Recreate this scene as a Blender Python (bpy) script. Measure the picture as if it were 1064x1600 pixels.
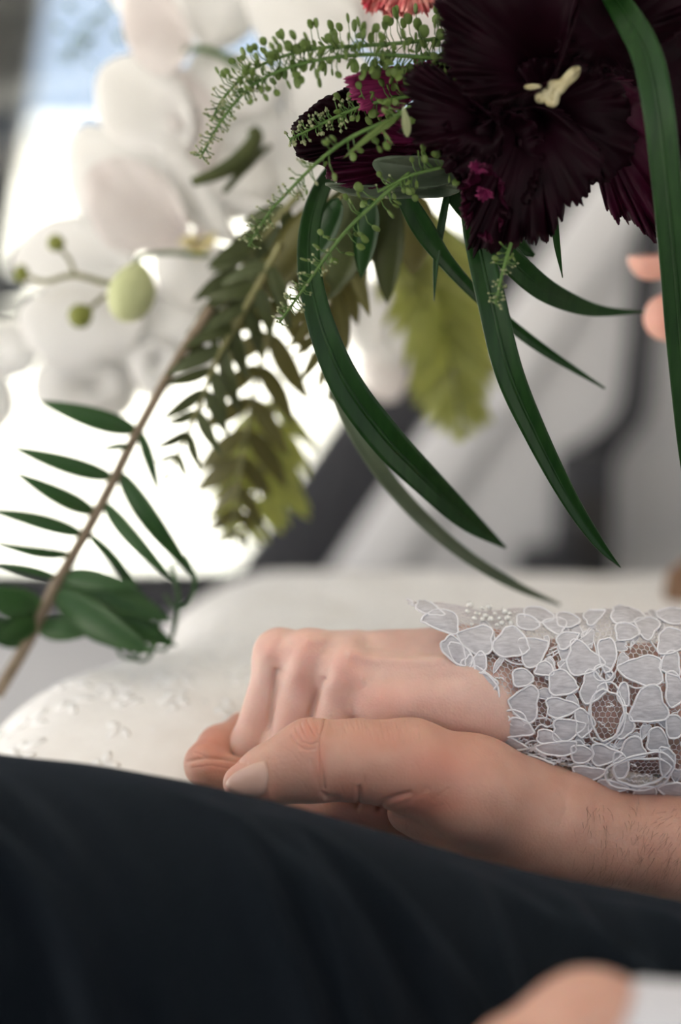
import bpy, bmesh, math, random
import numpy as np
from mathutils import Vector, Matrix, noise
from mathutils.bvhtree import BVHTree

random.seed(7)
rng = np.random.default_rng(7)
for o in list(bpy.data.objects):
    bpy.data.objects.remove(o)
scn = bpy.context.scene
COL = scn.collection

# ------------------------------------------------------------------ camera
W, H = 1064.0, 1600.0
LENS, SENS = 70.0, 24.0
F = LENS / SENS * W                       # focal length in pixels
PITCH = math.radians(8.0)
CAM = np.array([0.0, -0.80, 0.21])
cam_d = bpy.data.cameras.new('camera')
cam = bpy.data.objects.new('camera', cam_d)
COL.objects.link(cam)
cam.location = CAM
cam.rotation_euler = (math.pi / 2 - PITCH, 0, 0)
cam_d.lens = LENS
cam_d.sensor_width = SENS
cam_d.sensor_fit = 'HORIZONTAL'
cam_d.clip_start = 0.02
cam_d.dof.use_dof = True
cam_d.dof.focus_distance = 0.798
cam_d.dof.aperture_fstop = 2.4
scn.camera = cam

# ------------------------------------------------------------------ world, sun, exposure
scn.view_settings.view_transform = 'Standard'
scn.view_settings.look = 'None'
scn.view_settings.gamma = 1.0
scn.view_settings.use_curve_mapping = False
scn.view_settings.exposure = 2.2
world = bpy.data.worlds.new('sky')
scn.world = world
world.use_nodes = True
wn, wl = world.node_tree.nodes, world.node_tree.links
wn.clear()
w_out = wn.new('ShaderNodeOutputWorld')
w_bg = wn.new('ShaderNodeBackground')
w_bg.inputs['Strength'].default_value = 1.0
w_tc = wn.new('ShaderNodeTexCoord')
w_sep = wn.new('ShaderNodeSeparateXYZ')
w_map = wn.new('ShaderNodeMapRange')
w_map.inputs['From Min'].default_value = -0.02
w_map.inputs['From Max'].default_value = 0.6
w_ramp = wn.new('ShaderNodeValToRGB')
w_ramp.color_ramp.elements[0].color = (0.143, 0.172, 0.227, 1)
w_ramp.color_ramp.elements[1].color = (0.160, 0.178, 0.218, 1)
wl.new(w_tc.outputs['Generated'], w_sep.inputs[0])
wl.new(w_sep.outputs['Z'], w_map.inputs['Value'])
wl.new(w_map.outputs['Result'], w_ramp.inputs['Fac'])
wl.new(w_ramp.outputs['Color'], w_bg.inputs['Color'])
wl.new(w_bg.outputs[0], w_out.inputs[0])

sun_d = bpy.data.lights.new('sun', 'SUN')
sun_d.energy = 11.0
sun_d.angle = math.radians(1.0)
sun_d.color = (1.0, 0.93, 0.84)
sun = bpy.data.objects.new('sun', sun_d)
COL.objects.link(sun)
sun.rotation_euler = Vector((0.35, 0.55, -0.76)).to_track_quat('-Z', 'Y').to_euler()

# ------------------------------------------------------------------ helpers
def Pn(px, py, Y):
    """world point seen at photo pixel (px,py) on the plane y = Y"""
    a = (px - W / 2) / F
    b = -(py - H / 2) / F
    d = np.array([a, math.cos(PITCH) + b * math.sin(PITCH), -math.sin(PITCH) + b * math.cos(PITCH)])
    t = (Y - CAM[1]) / d[1]
    return CAM + d * t

def P(px, py, Y):
    return Vector(Pn(px, py, Y))

def to_px(p):
    q = p - CAM
    c, s = math.cos(PITCH), math.sin(PITCH)
    dep = q[:, 1] * c - q[:, 2] * s
    up = q[:, 1] * s + q[:, 2] * c
    return W / 2 + F * q[:, 0] / dep, H / 2 - F * up / dep

def mm(px, Y=0.0):
    """metres spanned by px pixels at plane y = Y"""
    return px * (Y - CAM[1]) / F

def mesh_obj(name, verts, faces, mat=None, parent=None, smooth=True):
    me = bpy.data.meshes.new(name)
    if isinstance(faces, np.ndarray):
        nf, k = faces.shape
        me.vertices.add(len(verts)); me.vertices.foreach_set('co', np.asarray(verts, np.float32).ravel())
        me.loops.add(nf * k); me.loops.foreach_set('vertex_index', faces.astype(np.int32).ravel())
        me.polygons.add(nf); me.polygons.foreach_set('loop_start', np.arange(0, nf * k, k, dtype=np.int32))
        me.update(calc_edges=True)
    else:
        me.from_pydata([tuple(v) for v in verts], [], [tuple(f) for f in faces])
        me.update()
    me.polygons.foreach_set('use_smooth', [smooth] * len(me.polygons))
    return link(name, me, mat, parent)

def link(name, me, mat=None, parent=None):
    o = bpy.data.objects.new(name, me)
    COL.objects.link(o)
    if mat is not None and me is not None and not me.materials:
        me.materials.append(mat)
    if parent is not None:
        o.parent = parent
    return o

def empty(name, loc=(0, 0, 0)):
    # identity transform keeps children's coordinates in world space
    o = bpy.data.objects.new(name, None)
    o.empty_display_size = 0.02
    COL.objects.link(o)
    return o

def tag(o, label=None, cat=None, group=None, kind=None):
    if label: o['label'] = label
    if cat: o['category'] = cat
    if group: o['group'] = group
    if kind: o['kind'] = kind
    return o

def catmull(pts, n):
    p = np.array(pts, float)
    p = np.vstack([2 * p[0] - p[1], p, 2 * p[-1] - p[-2]])
    m = len(p) - 3
    out = []
    for t in np.linspace(0, m - 1e-6, n):
        i = int(t); u = t - i
        a, b, c, d = p[i], p[i + 1], p[i + 2], p[i + 3]
        out.append(0.5 * (2 * b + (c - a) * u + (2 * a - 5 * b + 4 * c - d) * u * u + (3 * b - a - 3 * c + d) * u ** 3))
    return np.array(out)

def catmull_closed(pts, n):
    p = np.array(pts, float)
    m = len(p)
    out = []
    for t in np.linspace(0, m, n, endpoint=False):
        i = int(t); u = t - i
        a, b, c, d = p[(i - 1) % m], p[i % m], p[(i + 1) % m], p[(i + 2) % m]
        out.append(0.5 * (2 * b + (c - a) * u + (2 * a - 5 * b + 4 * c - d) * u * u + (3 * b - a - 3 * c + d) * u ** 3))
    return np.array(out)

def tube_geo(path, radii, sides=6, closed=False):
    """returns verts, faces of a tube swept along path"""
    path = np.array(path, float)
    n = len(path)
    radii = np.broadcast_to(np.array(radii, float), (n,))
    if closed:
        tan = np.roll(path, -1, 0) - np.roll(path, 1, 0)
    else:
        tan = np.gradient(path, axis=0)
    tan /= np.maximum(np.linalg.norm(tan, axis=1, keepdims=True), 1e-12)
    ref = np.array([0.0, 0.0, 1.0]) if abs(tan[0][2]) < 0.9 else np.array([0.0, 1.0, 0.0])
    u = ref - tan[0] * ref.dot(tan[0])
    u /= np.linalg.norm(u)
    vs, fs = [], []
    ang = np.linspace(0, 2 * math.pi, sides, endpoint=False)
    for i in range(n):
        u = u - tan[i] * u.dot(tan[i])
        u /= max(np.linalg.norm(u), 1e-12)
        w = np.cross(tan[i], u)
        for a in ang:
            vs.append(path[i] + radii[i] * (math.cos(a) * u + math.sin(a) * w))
    m = n if closed else n - 1
    for i in range(m):
        j = (i + 1) % n
        for k in range(sides):
            k2 = (k + 1) % sides
            fs.append((i * sides + k, i * sides + k2, j * sides + k2, j * sides + k))
    if not closed:
        fs.append(tuple(range(sides - 1, -1, -1)))
        fs.append(tuple(range((n - 1) * sides, n * sides)))
    return vs, fs

class Geo:
    def __init__(self): self.v = []; self.f = []; self.m = []
    def add(self, vs, fs, mi=0):
        b = len(self.v)
        self.v.extend(vs)
        self.f.extend([tuple(i + b for i in f) for f in fs])
        self.m.extend([mi] * len(fs))
    def obj(self, name, mats, parent=None, smooth=True):
        if not isinstance(mats, (list, tuple)): mats = [mats]
        o = mesh_obj(name, self.v, self.f, None, parent, smooth)
        for m in mats: o.data.materials.append(m)
        if len(mats) > 1: o.data.polygons.foreach_set('material_index', self.m)
        return o

def rounded_box(name, lo, hi, r, mat, parent=None, seg=4, rot=None):
    bm = bmesh.new()
    bmesh.ops.create_cube(bm, size=1.0)
    lo, hi = Vector(lo), Vector(hi)
    for v in bm.verts:
        v.co = Vector([(lo[i] + hi[i]) / 2 + v.co[i] * (hi[i] - lo[i]) for i in range(3)])
    bmesh.ops.bevel(bm, geom=list(bm.edges), offset=r, segments=seg, profile=0.5, affect='EDGES')
    me = bpy.data.meshes.new(name)
    bm.to_mesh(me); bm.free()
    me.polygons.foreach_set('use_smooth', [True] * len(me.polygons))
    return link(name, me, mat, parent)

def prism(name, poly, dvec, r, mat, parent=None):
    """extrude a planar 3D polygon by dvec and round its edges"""
    bm = bmesh.new()
    vs = [bm.verts.new(p) for p in poly]
    f = bm.faces.new(vs)
    ex = bmesh.ops.extrude_face_region(bm, geom=[f])
    for e in ex['geom']:
        if isinstance(e, bmesh.types.BMVert): e.co += Vector(dvec)
    bmesh.ops.recalc_face_normals(bm, faces=bm.faces)
    if r > 0:
        bmesh.ops.bevel(bm, geom=list(bm.edges), offset=r, segments=3, profile=0.5, affect='EDGES')
    me = bpy.data.meshes.new(name)
    bm.to_mesh(me); bm.free()
    me.polygons.foreach_set('use_smooth', [True] * len(me.polygons))
    return link(name, me, mat, parent)

# ------------------------------------------------------------------ materials
def base_mat(name, color, rough=0.6, spec=0.5):
    m = bpy.data.materials.new(name)
    m.use_nodes = True
    b = m.node_tree.nodes['Principled BSDF']
    b.inputs['Base Color'].default_value = (*color, 1)
    b.inputs['Roughness'].default_value = rough
    b.inputs['Specular IOR Level'].default_value = spec
    return m, m.node_tree.nodes, m.node_tree.links, b

def noise_col(m, nodes, links, b, c1, c2, scale, detail=4, coord='Object', stretch=None):
    tc = nodes.new('ShaderNodeTexCoord')
    mp = nodes.new('ShaderNodeMapping')
    if stretch: mp.inputs['Scale'].default_value = stretch
    nz = nodes.new('ShaderNodeTexNoise')
    nz.inputs['Scale'].default_value = scale
    nz.inputs['Detail'].default_value = detail
    rp = nodes.new('ShaderNodeValToRGB')
    rp.color_ramp.elements[0].position = 0.3
    rp.color_ramp.elements[1].position = 0.7
    rp.color_ramp.elements[0].color = (*c1, 1)
    rp.color_ramp.elements[1].color = (*c2, 1)
    links.new(tc.outputs[coord], mp.inputs[0])
    links.new(mp.outputs[0], nz.inputs['Vector'])
    links.new(nz.outputs['Fac'], rp.inputs['Fac'])
    links.new(rp.outputs['Color'], b.inputs['Base Color'])
    return tc, nz, rp

def add_bump(nodes, links, b, src, strength, dist):
    bp = nodes.new('ShaderNodeBump')
    bp.inputs['Strength'].default_value = strength
    bp.inputs['Distance'].default_value = dist
    links.new(src, bp.inputs['Height'])
    links.new(bp.outputs[0], b.inputs['Normal'])
    return bp

def simple(name, c1, c2, scale=40, rough=0.6, bump=0.0, bdist=0.001, spec=0.5, stretch=None):
    m, n, l, b = base_mat(name, c1, rough, spec)
    tc, nz, rp = noise_col(m, n, l, b, c1, c2, scale, stretch=stretch)
    if bump: add_bump(n, l, b, nz.outputs['Fac'], bump, bdist)
    return m

def petal_mat(name, c1, c2, scale=60, rough=0.5, trans=0.35, tcol=None, sheen=0.0, bump=0.15, stretch=None, spec=0.3):
    m, n, l, b = base_mat(name, c1, rough, spec)
    tc, nz, rp = noise_col(m, n, l, b, c1, c2, scale, stretch=stretch)
    add_bump(n, l, b, nz.outputs['Fac'], bump, 0.001)
    if sheen: b.inputs['Sheen Weight'].default_value = sheen
    tr = n.new('ShaderNodeBsdfTranslucent')
    if tcol: tr.inputs['Color'].default_value = (*tcol, 1)
    else: l.new(rp.outputs['Color'], tr.inputs['Color'])
    mx = n.new('ShaderNodeMixShader')
    mx.inputs['Fac'].default_value = trans
    out = n['Material Output']
    l.new(b.outputs[0], mx.inputs[1]); l.new(tr.outputs[0], mx.inputs[2])
    l.new(mx.outputs[0], out.inputs['Surface'])
    return m

def skin_mat(name, col, red, sss, rough=0.45, poreScale=900):
    m, n, l, b = base_mat(name, col, rough, 0.45)
    tc = n.new('ShaderNodeTexCoord')
    nz = n.new('ShaderNodeTexNoise'); nz.inputs['Scale'].default_value = 70; nz.inputs['Detail'].default_value = 5
    l.new(tc.outputs['Object'], nz.inputs['Vector'])
    rp = n.new('ShaderNodeValToRGB')
    rp.color_ramp.elements[0].position = 0.32; rp.color_ramp.elements[1].position = 0.72
    rp.color_ramp.elements[0].color = (col[0] * 0.93, col[1] * 0.88, col[2] * 0.88, 1)
    rp.color_ramp.elements[1].color = (min(1, col[0] * 1.05), col[1] * 1.06, col[2] * 1.08, 1)
    l.new(nz.outputs['Fac'], rp.inputs['Fac'])
    at = n.new('ShaderNodeAttribute'); at.attribute_name = 'flush'
    mx = n.new('ShaderNodeMix'); mx.data_type = 'RGBA'
    l.new(at.outputs['Fac'], mx.inputs['Factor'])
    l.new(rp.outputs['Color'], mx.inputs['A'])
    mx.inputs['B'].default_value = (*red, 1)
    l.new(mx.outputs['Result'], b.inputs['Base Color'])
    b.inputs['Subsurface Weight'].default_value = 0.45
    b.inputs['Subsurface Radius'].default_value = (1.0, 0.35, 0.2)
    b.inputs['Subsurface Scale'].default_value = sss
    vo = n.new('ShaderNodeTexVoronoi'); vo.inputs['Scale'].default_value = poreScale
    l.new(tc.outputs['Object'], vo.inputs['Vector'])
    nz2 = n.new('ShaderNodeTexNoise'); nz2.inputs['Scale'].default_value = 350; nz2.inputs['Detail'].default_value = 3
    l.new(tc.outputs['Object'], nz2.inputs['Vector'])
    ad = n.new('ShaderNodeMath'); ad.operation = 'ADD'
    l.new(vo.outputs['Distance'], ad.inputs[0]); l.new(nz2.outputs['Fac'], ad.inputs[1])
    add_bump(n, l, b, ad.outputs[0], 0.25, 0.0004)
    return m

M = {}
M['skin_bride'] = skin_mat('pale_skin', (0.73, 0.495, 0.405), (0.74, 0.34, 0.26), 0.004)
M['skin_groom'] = skin_mat('tanned_skin', (0.56, 0.322, 0.24), (0.60, 0.205, 0.14), 0.004)
M['nail'] = simple('nail', (0.55, 0.345, 0.27), (0.61, 0.40, 0.32), 80, 0.3)
# trousers: fine woven wool
m, n, l, b = base_mat('dark_wool', (0.014, 0.018, 0.026), 0.9, 0.08)
tc, nz, rp = noise_col(m, n, l, b, (0.0026, 0.0042, 0.0062), (0.0075, 0.0105, 0.0145), 900, 3)
nz2 = n.new('ShaderNodeTexNoise'); nz2.inputs['Scale'].default_value = 1600
l.new(tc.outputs['Object'], nz2.inputs['Vector'])
add_bump(n, l, b, nz2.outputs['Fac'], 0.5, 0.0006)
b.inputs['Sheen Weight'].default_value = 0.06
b.inputs['Sheen Tint'].default_value = (0.35, 0.45, 0.6, 1)
M['wool'] = m
M['shirt'] = simple('white_cotton', (0.56, 0.56, 0.59), (0.62, 0.62, 0.65), 500, 0.8, 0.2, 0.0003)
# bridal fabric
m, n, l, b = base_mat('bridal_satin', (0.80, 0.78, 0.755), 0.5, 0.4)
tc, nz, rp = noise_col(m, n, l, b, (0.84, 0.815, 0.78), (0.90, 0.885, 0.86), 55, 6)
add_bump(n, l, b, nz.outputs['Fac'], 0.4, 0.002)
M['satin'] = m
M['embroidery'] = simple('embroidery_thread', (0.90, 0.88, 0.85), (0.94, 0.93, 0.91), 300, 0.45, 0.1, 0.0003)
m, n, l, b = base_mat('sequin', (0.92, 0.91, 0.89), 0.25, 0.8)
M['sequin'] = m
m, n, l, b = base_mat('lace_fill', (0.66, 0.65, 0.68), 0.7, 0.3)
tc, nz, rp = noise_col(m, n, l, b, (0.45, 0.435, 0.45), (0.62, 0.605, 0.62), 900, 3, stretch=(0.25, 1, 1))
add_bump(n, l, b, nz.outputs['Fac'], 0.5, 0.0005)
M['lace'] = m
M['cord'] = simple('lace_cord', (0.80, 0.785, 0.795), (0.88, 0.87, 0.88), 1500, 0.6, 0.4, 0.0003)
M['net'] = simple('lace_net', (0.64, 0.62, 0.64), (0.74, 0.72, 0.74), 800, 0.7)
m, n, l, b = base_mat('pearl', (0.84, 0.83, 0.77), 0.15, 0.6)
b.inputs['Coat Weight'].default_value = 0.6
b.inputs['Coat Roughness'].default_value = 0.08
M['pearl'] = m
# flowers
M['orchid'] = petal_mat('orchid_white', (0.80, 0.79, 0.76), (0.86, 0.855, 0.84), 30, 0.5, 0.42)
M['orchid_blush'] = petal_mat('orchid_blush', (0.74, 0.69, 0.665), (0.82, 0.79, 0.77), 30, 0.5, 0.35)
M['orchid_lip'] = petal_mat('orchid_yellow', (0.82, 0.72, 0.30), (0.86, 0.82, 0.66), 60, 0.5, 0.3)
M['bud'] = petal_mat('orchid_bud', (0.42, 0.47, 0.20), (0.60, 0.62, 0.38), 25, 0.5, 0.15)
M['bud_dark'] = petal_mat('orchid_bud_dark', (0.16, 0.18, 0.035), (0.24, 0.26, 0.06), 60, 0.5, 0.1)
M['tulip'] = petal_mat('tulip_burgundy', (0.016, 0.0012, 0.0065), (0.040, 0.003, 0.016), 60, 0.5, 0.22, (0.20, 0.004, 0.06), bump=0.3, spec=0.12)
M['tulip_dark'] = petal_mat('tulip_near_black', (0.0040, 0.0006, 0.0018), (0.010, 0.0010, 0.0042), 60, 0.55, 0.2, (0.14, 0.003, 0.045), bump=0.3, spec=0.08)
M['tulip_pink'] = petal_mat('tulip_magenta', (0.16, 0.012, 0.065), (0.26, 0.03, 0.11), 70, 0.45, 0.25, (0.30, 0.02, 0.12), bump=0.3)
M['carnation'] = petal_mat('petal_red_cream', (0.55, 0.02, 0.06), (0.80, 0.45, 0.38), 160, 0.5, 0.3)
M['stamen'] = petal_mat('stamen_cream', (0.40, 0.35, 0.19), (0.50, 0.46, 0.30), 200, 0.5, 0.15)
M['grass'] = petal_mat('blade_green', (0.006, 0.027, 0.005), (0.013, 0.046, 0.009), 40, 0.38, 0.10, (0.03, 0.16, 0.015), bump=0.1, stretch=(8, 8, 0.6), spec=0.2)
M['grass_pale'] = petal_mat('blade_greygreen', (0.075, 0.105, 0.06), (0.12, 0.15, 0.09), 40, 0.4, 0.15, bump=0.1)
M['leaf_grey'] = petal_mat('leaf_greygreen', (0.05, 0.075, 0.045), (0.10, 0.12, 0.08), 60, 0.5, 0.2)
M['fern'] = petal_mat('fern_green', (0.020, 0.062, 0.016), (0.045, 0.11, 0.03), 60, 0.4, 0.22, (0.10, 0.24, 0.03))
M['fern_olive'] = petal_mat('fern_olive', (0.085, 0.085, 0.022), (0.15, 0.14, 0.04), 60, 0.5, 0.30, (0.30, 0.26, 0.05))
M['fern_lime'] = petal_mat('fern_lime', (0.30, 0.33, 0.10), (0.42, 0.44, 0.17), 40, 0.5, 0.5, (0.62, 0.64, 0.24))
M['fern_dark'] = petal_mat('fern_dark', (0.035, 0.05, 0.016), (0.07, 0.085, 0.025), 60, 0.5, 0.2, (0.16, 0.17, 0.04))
M['rachis'] = simple('rachis_brown', (0.15, 0.11, 0.065), (0.22, 0.165, 0.105), 120, 0.6)
M['rachis_green'] = simple('rachis_green', (0.12, 0.12, 0.035), (0.18, 0.17, 0.06), 120, 0.6)
M['sprig'] = petal_mat('sprig_stem', (0.055, 0.115, 0.022), (0.09, 0.16, 0.038), 200, 0.5, 0.1)
M['pod'] = petal_mat('sprig_pod', (0.075, 0.122, 0.026), (0.13, 0.185, 0.045), 250, 0.5, 0.3, (0.18, 0.30, 0.06))
M['bract'] = petal_mat('sprig_bud', (0.16, 0.20, 0.08), (0.36, 0.37, 0.22), 400, 0.6, 0.2)
# car
M['trim'] = simple('grey_trim', (0.50, 0.50, 0.505), (0.54, 0.54, 0.545), 300, 0.65, 0.15, 0.0004)
M['trim_light'] = simple('pale_grey_trim', (0.66, 0.66, 0.665), (0.70, 0.70, 0.705), 300, 0.55, 0.1, 0.0004)
M['rubber'] = simple('black_rubber', (0.018, 0.019, 0.024), (0.03, 0.031, 0.037), 200, 0.6)
M['belt'] = simple('belt_webbing', (0.03, 0.031, 0.036), (0.045, 0.046, 0.052), 700, 0.8, 0.3, 0.0004)
M['pillar'] = simple('pillar_grey', (0.03, 0.028, 0.026), (0.045, 0.042, 0.040), 200, 0.6, spec=0.15)
M['headliner'] = simple('headliner', (0.66, 0.65, 0.63), (0.72, 0.71, 0.69), 500, 0.9, 0.2, 0.0005)
M['seat'] = simple('seat_leather', (0.05, 0.052, 0.058), (0.075, 0.077, 0.083), 120, 0.5, 0.3, 0.0006)
M['carpet'] = simple('car_carpet', (0.03, 0.03, 0.032), (0.05, 0.05, 0.052), 600, 0.95, 0.6, 0.002)
M['render'] = simple('pale_render', (0.31, 0.30, 0.285), (0.37, 0.36, 0.34), 3, 0.9, 0.2, 0.01)
M['paving'] = simple('pale_paving', (0.38, 0.375, 0.36), (0.46, 0.455, 0.44), 2, 0.9, 0.2, 0.01)
m = bpy.data.materials.new('window_glass'); m.use_nodes = True
n, l = m.node_tree.nodes, m.node_tree.links
n.remove(n['Principled BSDF'])
fr = n.new('ShaderNodeFresnel'); fr.inputs['IOR'].default_value = 1.45
tr = n.new('ShaderNodeBsdfTransparent'); tr.inputs['Color'].default_value = (0.93, 0.96, 0.95, 1)
gl = n.new('ShaderNodeBsdfGlossy'); gl.inputs['Roughness'].default_value = 0.02
mx = n.new('ShaderNodeMixShader')
l.new(fr.outputs[0], mx.inputs['Fac']); l.new(tr.outputs[0], mx.inputs[1]); l.new(gl.outputs[0], mx.inputs[2])
l.new(mx.outputs[0], n['Material Output'].inputs['Surface'])
M['glass'] = m
M['hair'] = simple('brown_hair', (0.26, 0.15, 0.085), (0.36, 0.22, 0.13), 200, 0.5)
M['arm_hair'] = simple('arm_hair', (0.05, 0.028, 0.015), (0.07, 0.04, 0.02), 200, 0.5)

# ------------------------------------------------------------------ signed-distance sculpting
def seg_d(p, a, b, ra, rb):
    ab = b - a
    t = np.clip(((p - a) @ ab) / max(ab @ ab, 1e-12), 0, 1)
    return np.linalg.norm(p - (a + t[:, None] * ab), axis=1) - (ra + (rb - ra) * t)

def smin(a, b, k):
    h = np.maximum(k - np.abs(a - b), 0) / k
    return np.minimum(a, b) - h * h * k * 0.25

def chain(p, pts, k):
    """pts: list of (px,py,Y,r_mm)"""
    d = None
    for (a, b) in zip(pts[:-1], pts[1:]):
        e = seg_d(p, Pn(*a[:3]), Pn(*b[:3]), a[3] / 1000, b[3] / 1000)
        d = e if d is None else smin(d, e, k)
    return d

def surface_nets(fn, lo, hi, h):
    ax = [np.arange(lo[i], hi[i] + h, h) for i in range(3)]
    n = [len(a) for a in ax]
    B_ = 4
    nb = [-(-k // B_) for k in n]
    cax = [ax[i][0] + h * (B_ * np.arange(nb[i]) + (B_ - 1) / 2) for i in range(3)]
    cf = fn(np.stack(np.meshgrid(*cax, indexing='ij'), -1).reshape(-1, 3)).reshape(nb)
    big = np.repeat(np.repeat(np.repeat(cf, B_, 0), B_, 1), B_, 2)[:n[0], :n[1], :n[2]]
    f = big.copy()
    near = np.argwhere(np.abs(big) < h * B_ * 1.6)
    pts_ = np.stack([ax[i][near[:, i]] for i in range(3)], 1)
    f[near[:, 0], near[:, 1], near[:, 2]] = np.concatenate([fn(pts_[i:i + 200000]) for i in range(0, len(pts_), 200000)])
    s = f < 0
    shp = (n[0] - 1, n[1] - 1, n[2] - 1)
    acc = np.zeros(shp + (3,)); cnt = np.zeros(shp)
    corner = lambda A, i, j, k: A[i:i + shp[0], j:j + shp[1], k:k + shp[2]]
    cs = [(i, j, k) for i in (0, 1) for j in (0, 1) for k in (0, 1)]
    for a in cs:
        for axis in range(3):
            if a[axis]: continue
            bb = list(a); bb[axis] = 1
            fa, fb = corner(f, *a), corner(f, *bb)
            cr = (fa < 0) != (fb < 0)
            t = np.where(cr, fa / np.where(cr, fa - fb, 1), 0)
            for q in range(3):
                acc[..., q] += np.where(cr, a[q] + (t if q == axis else 0), 0)
            cnt += cr
    act = cnt > 0
    idx = -np.ones(shp, int)
    ijk = np.argwhere(act)
    idx[act] = np.arange(len(ijk))
    v = np.array(lo) + h * (ijk + acc[act] / cnt[act][:, None])
    faces = []
    for axis in range(3):
        sl0 = [slice(1, -1)] * 3; sl1 = [slice(1, -1)] * 3
        sl0[axis] = slice(0, -1); sl1[axis] = slice(1, None)
        s0, s1 = s[tuple(sl0)], s[tuple(sl1)]
        e = np.argwhere(s0 != s1)
        flip = s0[s0 != s1]
        off = np.array([1, 1, 1]); off[axis] = 0
        e = e + off
        u, w = (axis + 1) % 3, (axis + 2) % 3
        def c(du, dw):
            q = e.copy(); q[:, u] -= du; q[:, w] -= dw
            return idx[q[:, 0], q[:, 1], q[:, 2]]
        quad = np.stack([c(1, 1), c(0, 1), c(0, 0), c(1, 0)], 1)
        quad[~flip] = quad[~flip][:, ::-1]
        faces.append(quad)
    return v, np.vstack(faces)

def subdiv(v, q):
    e = np.stack([q, np.roll(q, -1, 1)], -1).reshape(-1, 2)
    es = np.sort(e, 1)
    ue, inv = np.unique(es, axis=0, return_inverse=True)
    inv = inv.reshape(-1, 4)
    nv = len(v)
    em = (v[ue[:, 0]] + v[ue[:, 1]]) / 2
    fc = v[q].mean(1)
    ei = nv + inv
    fi = nv + len(em) + np.arange(len(q))
    out = []
    for k in range(4):
        out.append(np.stack([q[:, k], ei[:, k], fi, ei[:, (k + 3) % 4]], 1))
    return np.vstack([v, em, fc]), np.vstack(out)

def grad(fn, v, e=2e-4):
    g = np.zeros_like(v); f0 = 0
    for k in ((1, -1, -1), (-1, -1, 1), (-1, 1, -1), (1, 1, 1)):
        k = np.array(k, float)
        f = fn(v + k * e)
        g += f[:, None] * k; f0 = f0 + f
    return f0 / 4, g / (4 * e)

def sculpt(name, fn, lo, hi, h, levels, mat, parent, creases=(), flush=(), roi=None):
    v, q = surface_nets(fn, lo, hi, h)
    for it in range(levels + 1):
        if it > 0: v, q = subdiv(v, q)
        f, g = grad(fn, v)
        gl = np.maximum((g * g).sum(1, keepdims=True), 0.25)
        v = v - np.clip(f[:, None] * g / gl, -h, h)
    if roi:      # one finer level where the photograph shows the skin sharply
        x, y = to_px(v)
        f, g = grad(fn, v)
        inside = (x > roi[0]) & (x < roi[2]) & (y > roi[1]) & (y < roi[3]) & ((g * (v - CAM)).sum(1) < 0)
        sel = inside[q].all(1)
        n0 = len(v)
        v, q2 = subdiv(v, q[sel])
        q = np.vstack([q[~sel], q2])
        nv = v[n0:]
        f, g = grad(fn, nv)
        v[n0:] = nv - np.clip(f[:, None] * g / np.maximum((g * g).sum(1, keepdims=True), 0.25), -h, h)
    f, g = grad(fn, v)
    nrm = g / np.maximum(np.linalg.norm(g, axis=1, keepdims=True), 1e-9)
    view = v - CAM
    front = (nrm * view).sum(1) < 0.0
    x, y = to_px(v)
    disp = np.zeros(len(v))
    order = np.argsort(x); xs_ = x[order]
    for poly, depth, wid in creases:
        poly = np.array(poly, float); mg = 3.2 * wid
        i_a, i_b = np.searchsorted(xs_, [poly[:, 0].min() - mg, poly[:, 0].max() + mg])
        ids = order[i_a:i_b]
        ids = ids[front[ids] & (y[ids] > poly[:, 1].min() - mg) & (y[ids] < poly[:, 1].max() + mg)]
        X_, Y_ = x[ids], y[ids]
        d = np.full(len(ids), 1e9)
        for a, bb in zip(poly[:-1], poly[1:]):
            ab = bb - a
            t = np.clip(((X_ - a[0]) * ab[0] + (Y_ - a[1]) * ab[1]) / max(ab @ ab, 1e-9), 0, 1)
            d = np.minimum(d, np.hypot(X_ - a[0] - t * ab[0], Y_ - a[1] - t * ab[1]))
        disp[ids] += depth / 1000 * np.exp(-(d / wid) ** 2)
    v = v - nrm * disp[:, None]
    fl = np.zeros(len(v))
    for (cx, cy, rx, ry, amt) in flush:
        fl = np.maximum(fl, amt * np.exp(-((x - cx) / rx) ** 2 - ((y - cy) / ry) ** 2))
    o = mesh_obj(name, v, q, mat, parent)
    at = o.data.attributes.new('flush', 'FLOAT', 'POINT')
    at.data.foreach_set('value', fl)
    return o

def bvh_of(o):
    me = o.data
    vs = [vv.co.copy() for vv in me.vertices]
    return BVHTree.FromPolygons(vs, [tuple(p.vertices) for p in me.polygons])

def shoot(bvh, px, py, off=0.0):
    d = (P(px, py, 1.0) - Vector(CAM)).normalized()
    hit, nrm, idx, dist = bvh.ray_cast(Vector(CAM), d)
    if hit is None: return None
    if nrm.dot(d) > 0: nrm = -nrm
    return hit + nrm * off, nrm

# ------------------------------------------------------------------ setting: outdoors and car shell
def plane(name, pts, mat, parent=None):
    return mesh_obj(name, pts, [tuple(range(len(pts)))], mat, parent, False)

ground = plane('floor', [(-30, -30, -0.85), (30, -30, -0.85), (30, 30, -0.85), (-30, 30, -0.85)], M['paving'])
tag(ground, 'pale paving on the ground outside the car', kind='structure')
wallz = P(100, 205, 6.0).z
gw = empty('wall_far')
tag(gw, 'low pale rendered wall outside beyond the car window', kind='structure')
rounded_box('wall_body', (-9, 6.0, -0.85), (9, 6.35, wallz - 0.06), 0.02, M['render'], gw)
rounded_box('coping', (-9, 5.95, wallz - 0.06), (9, 6.4, wallz), 0.015, M['render'], gw)

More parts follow.
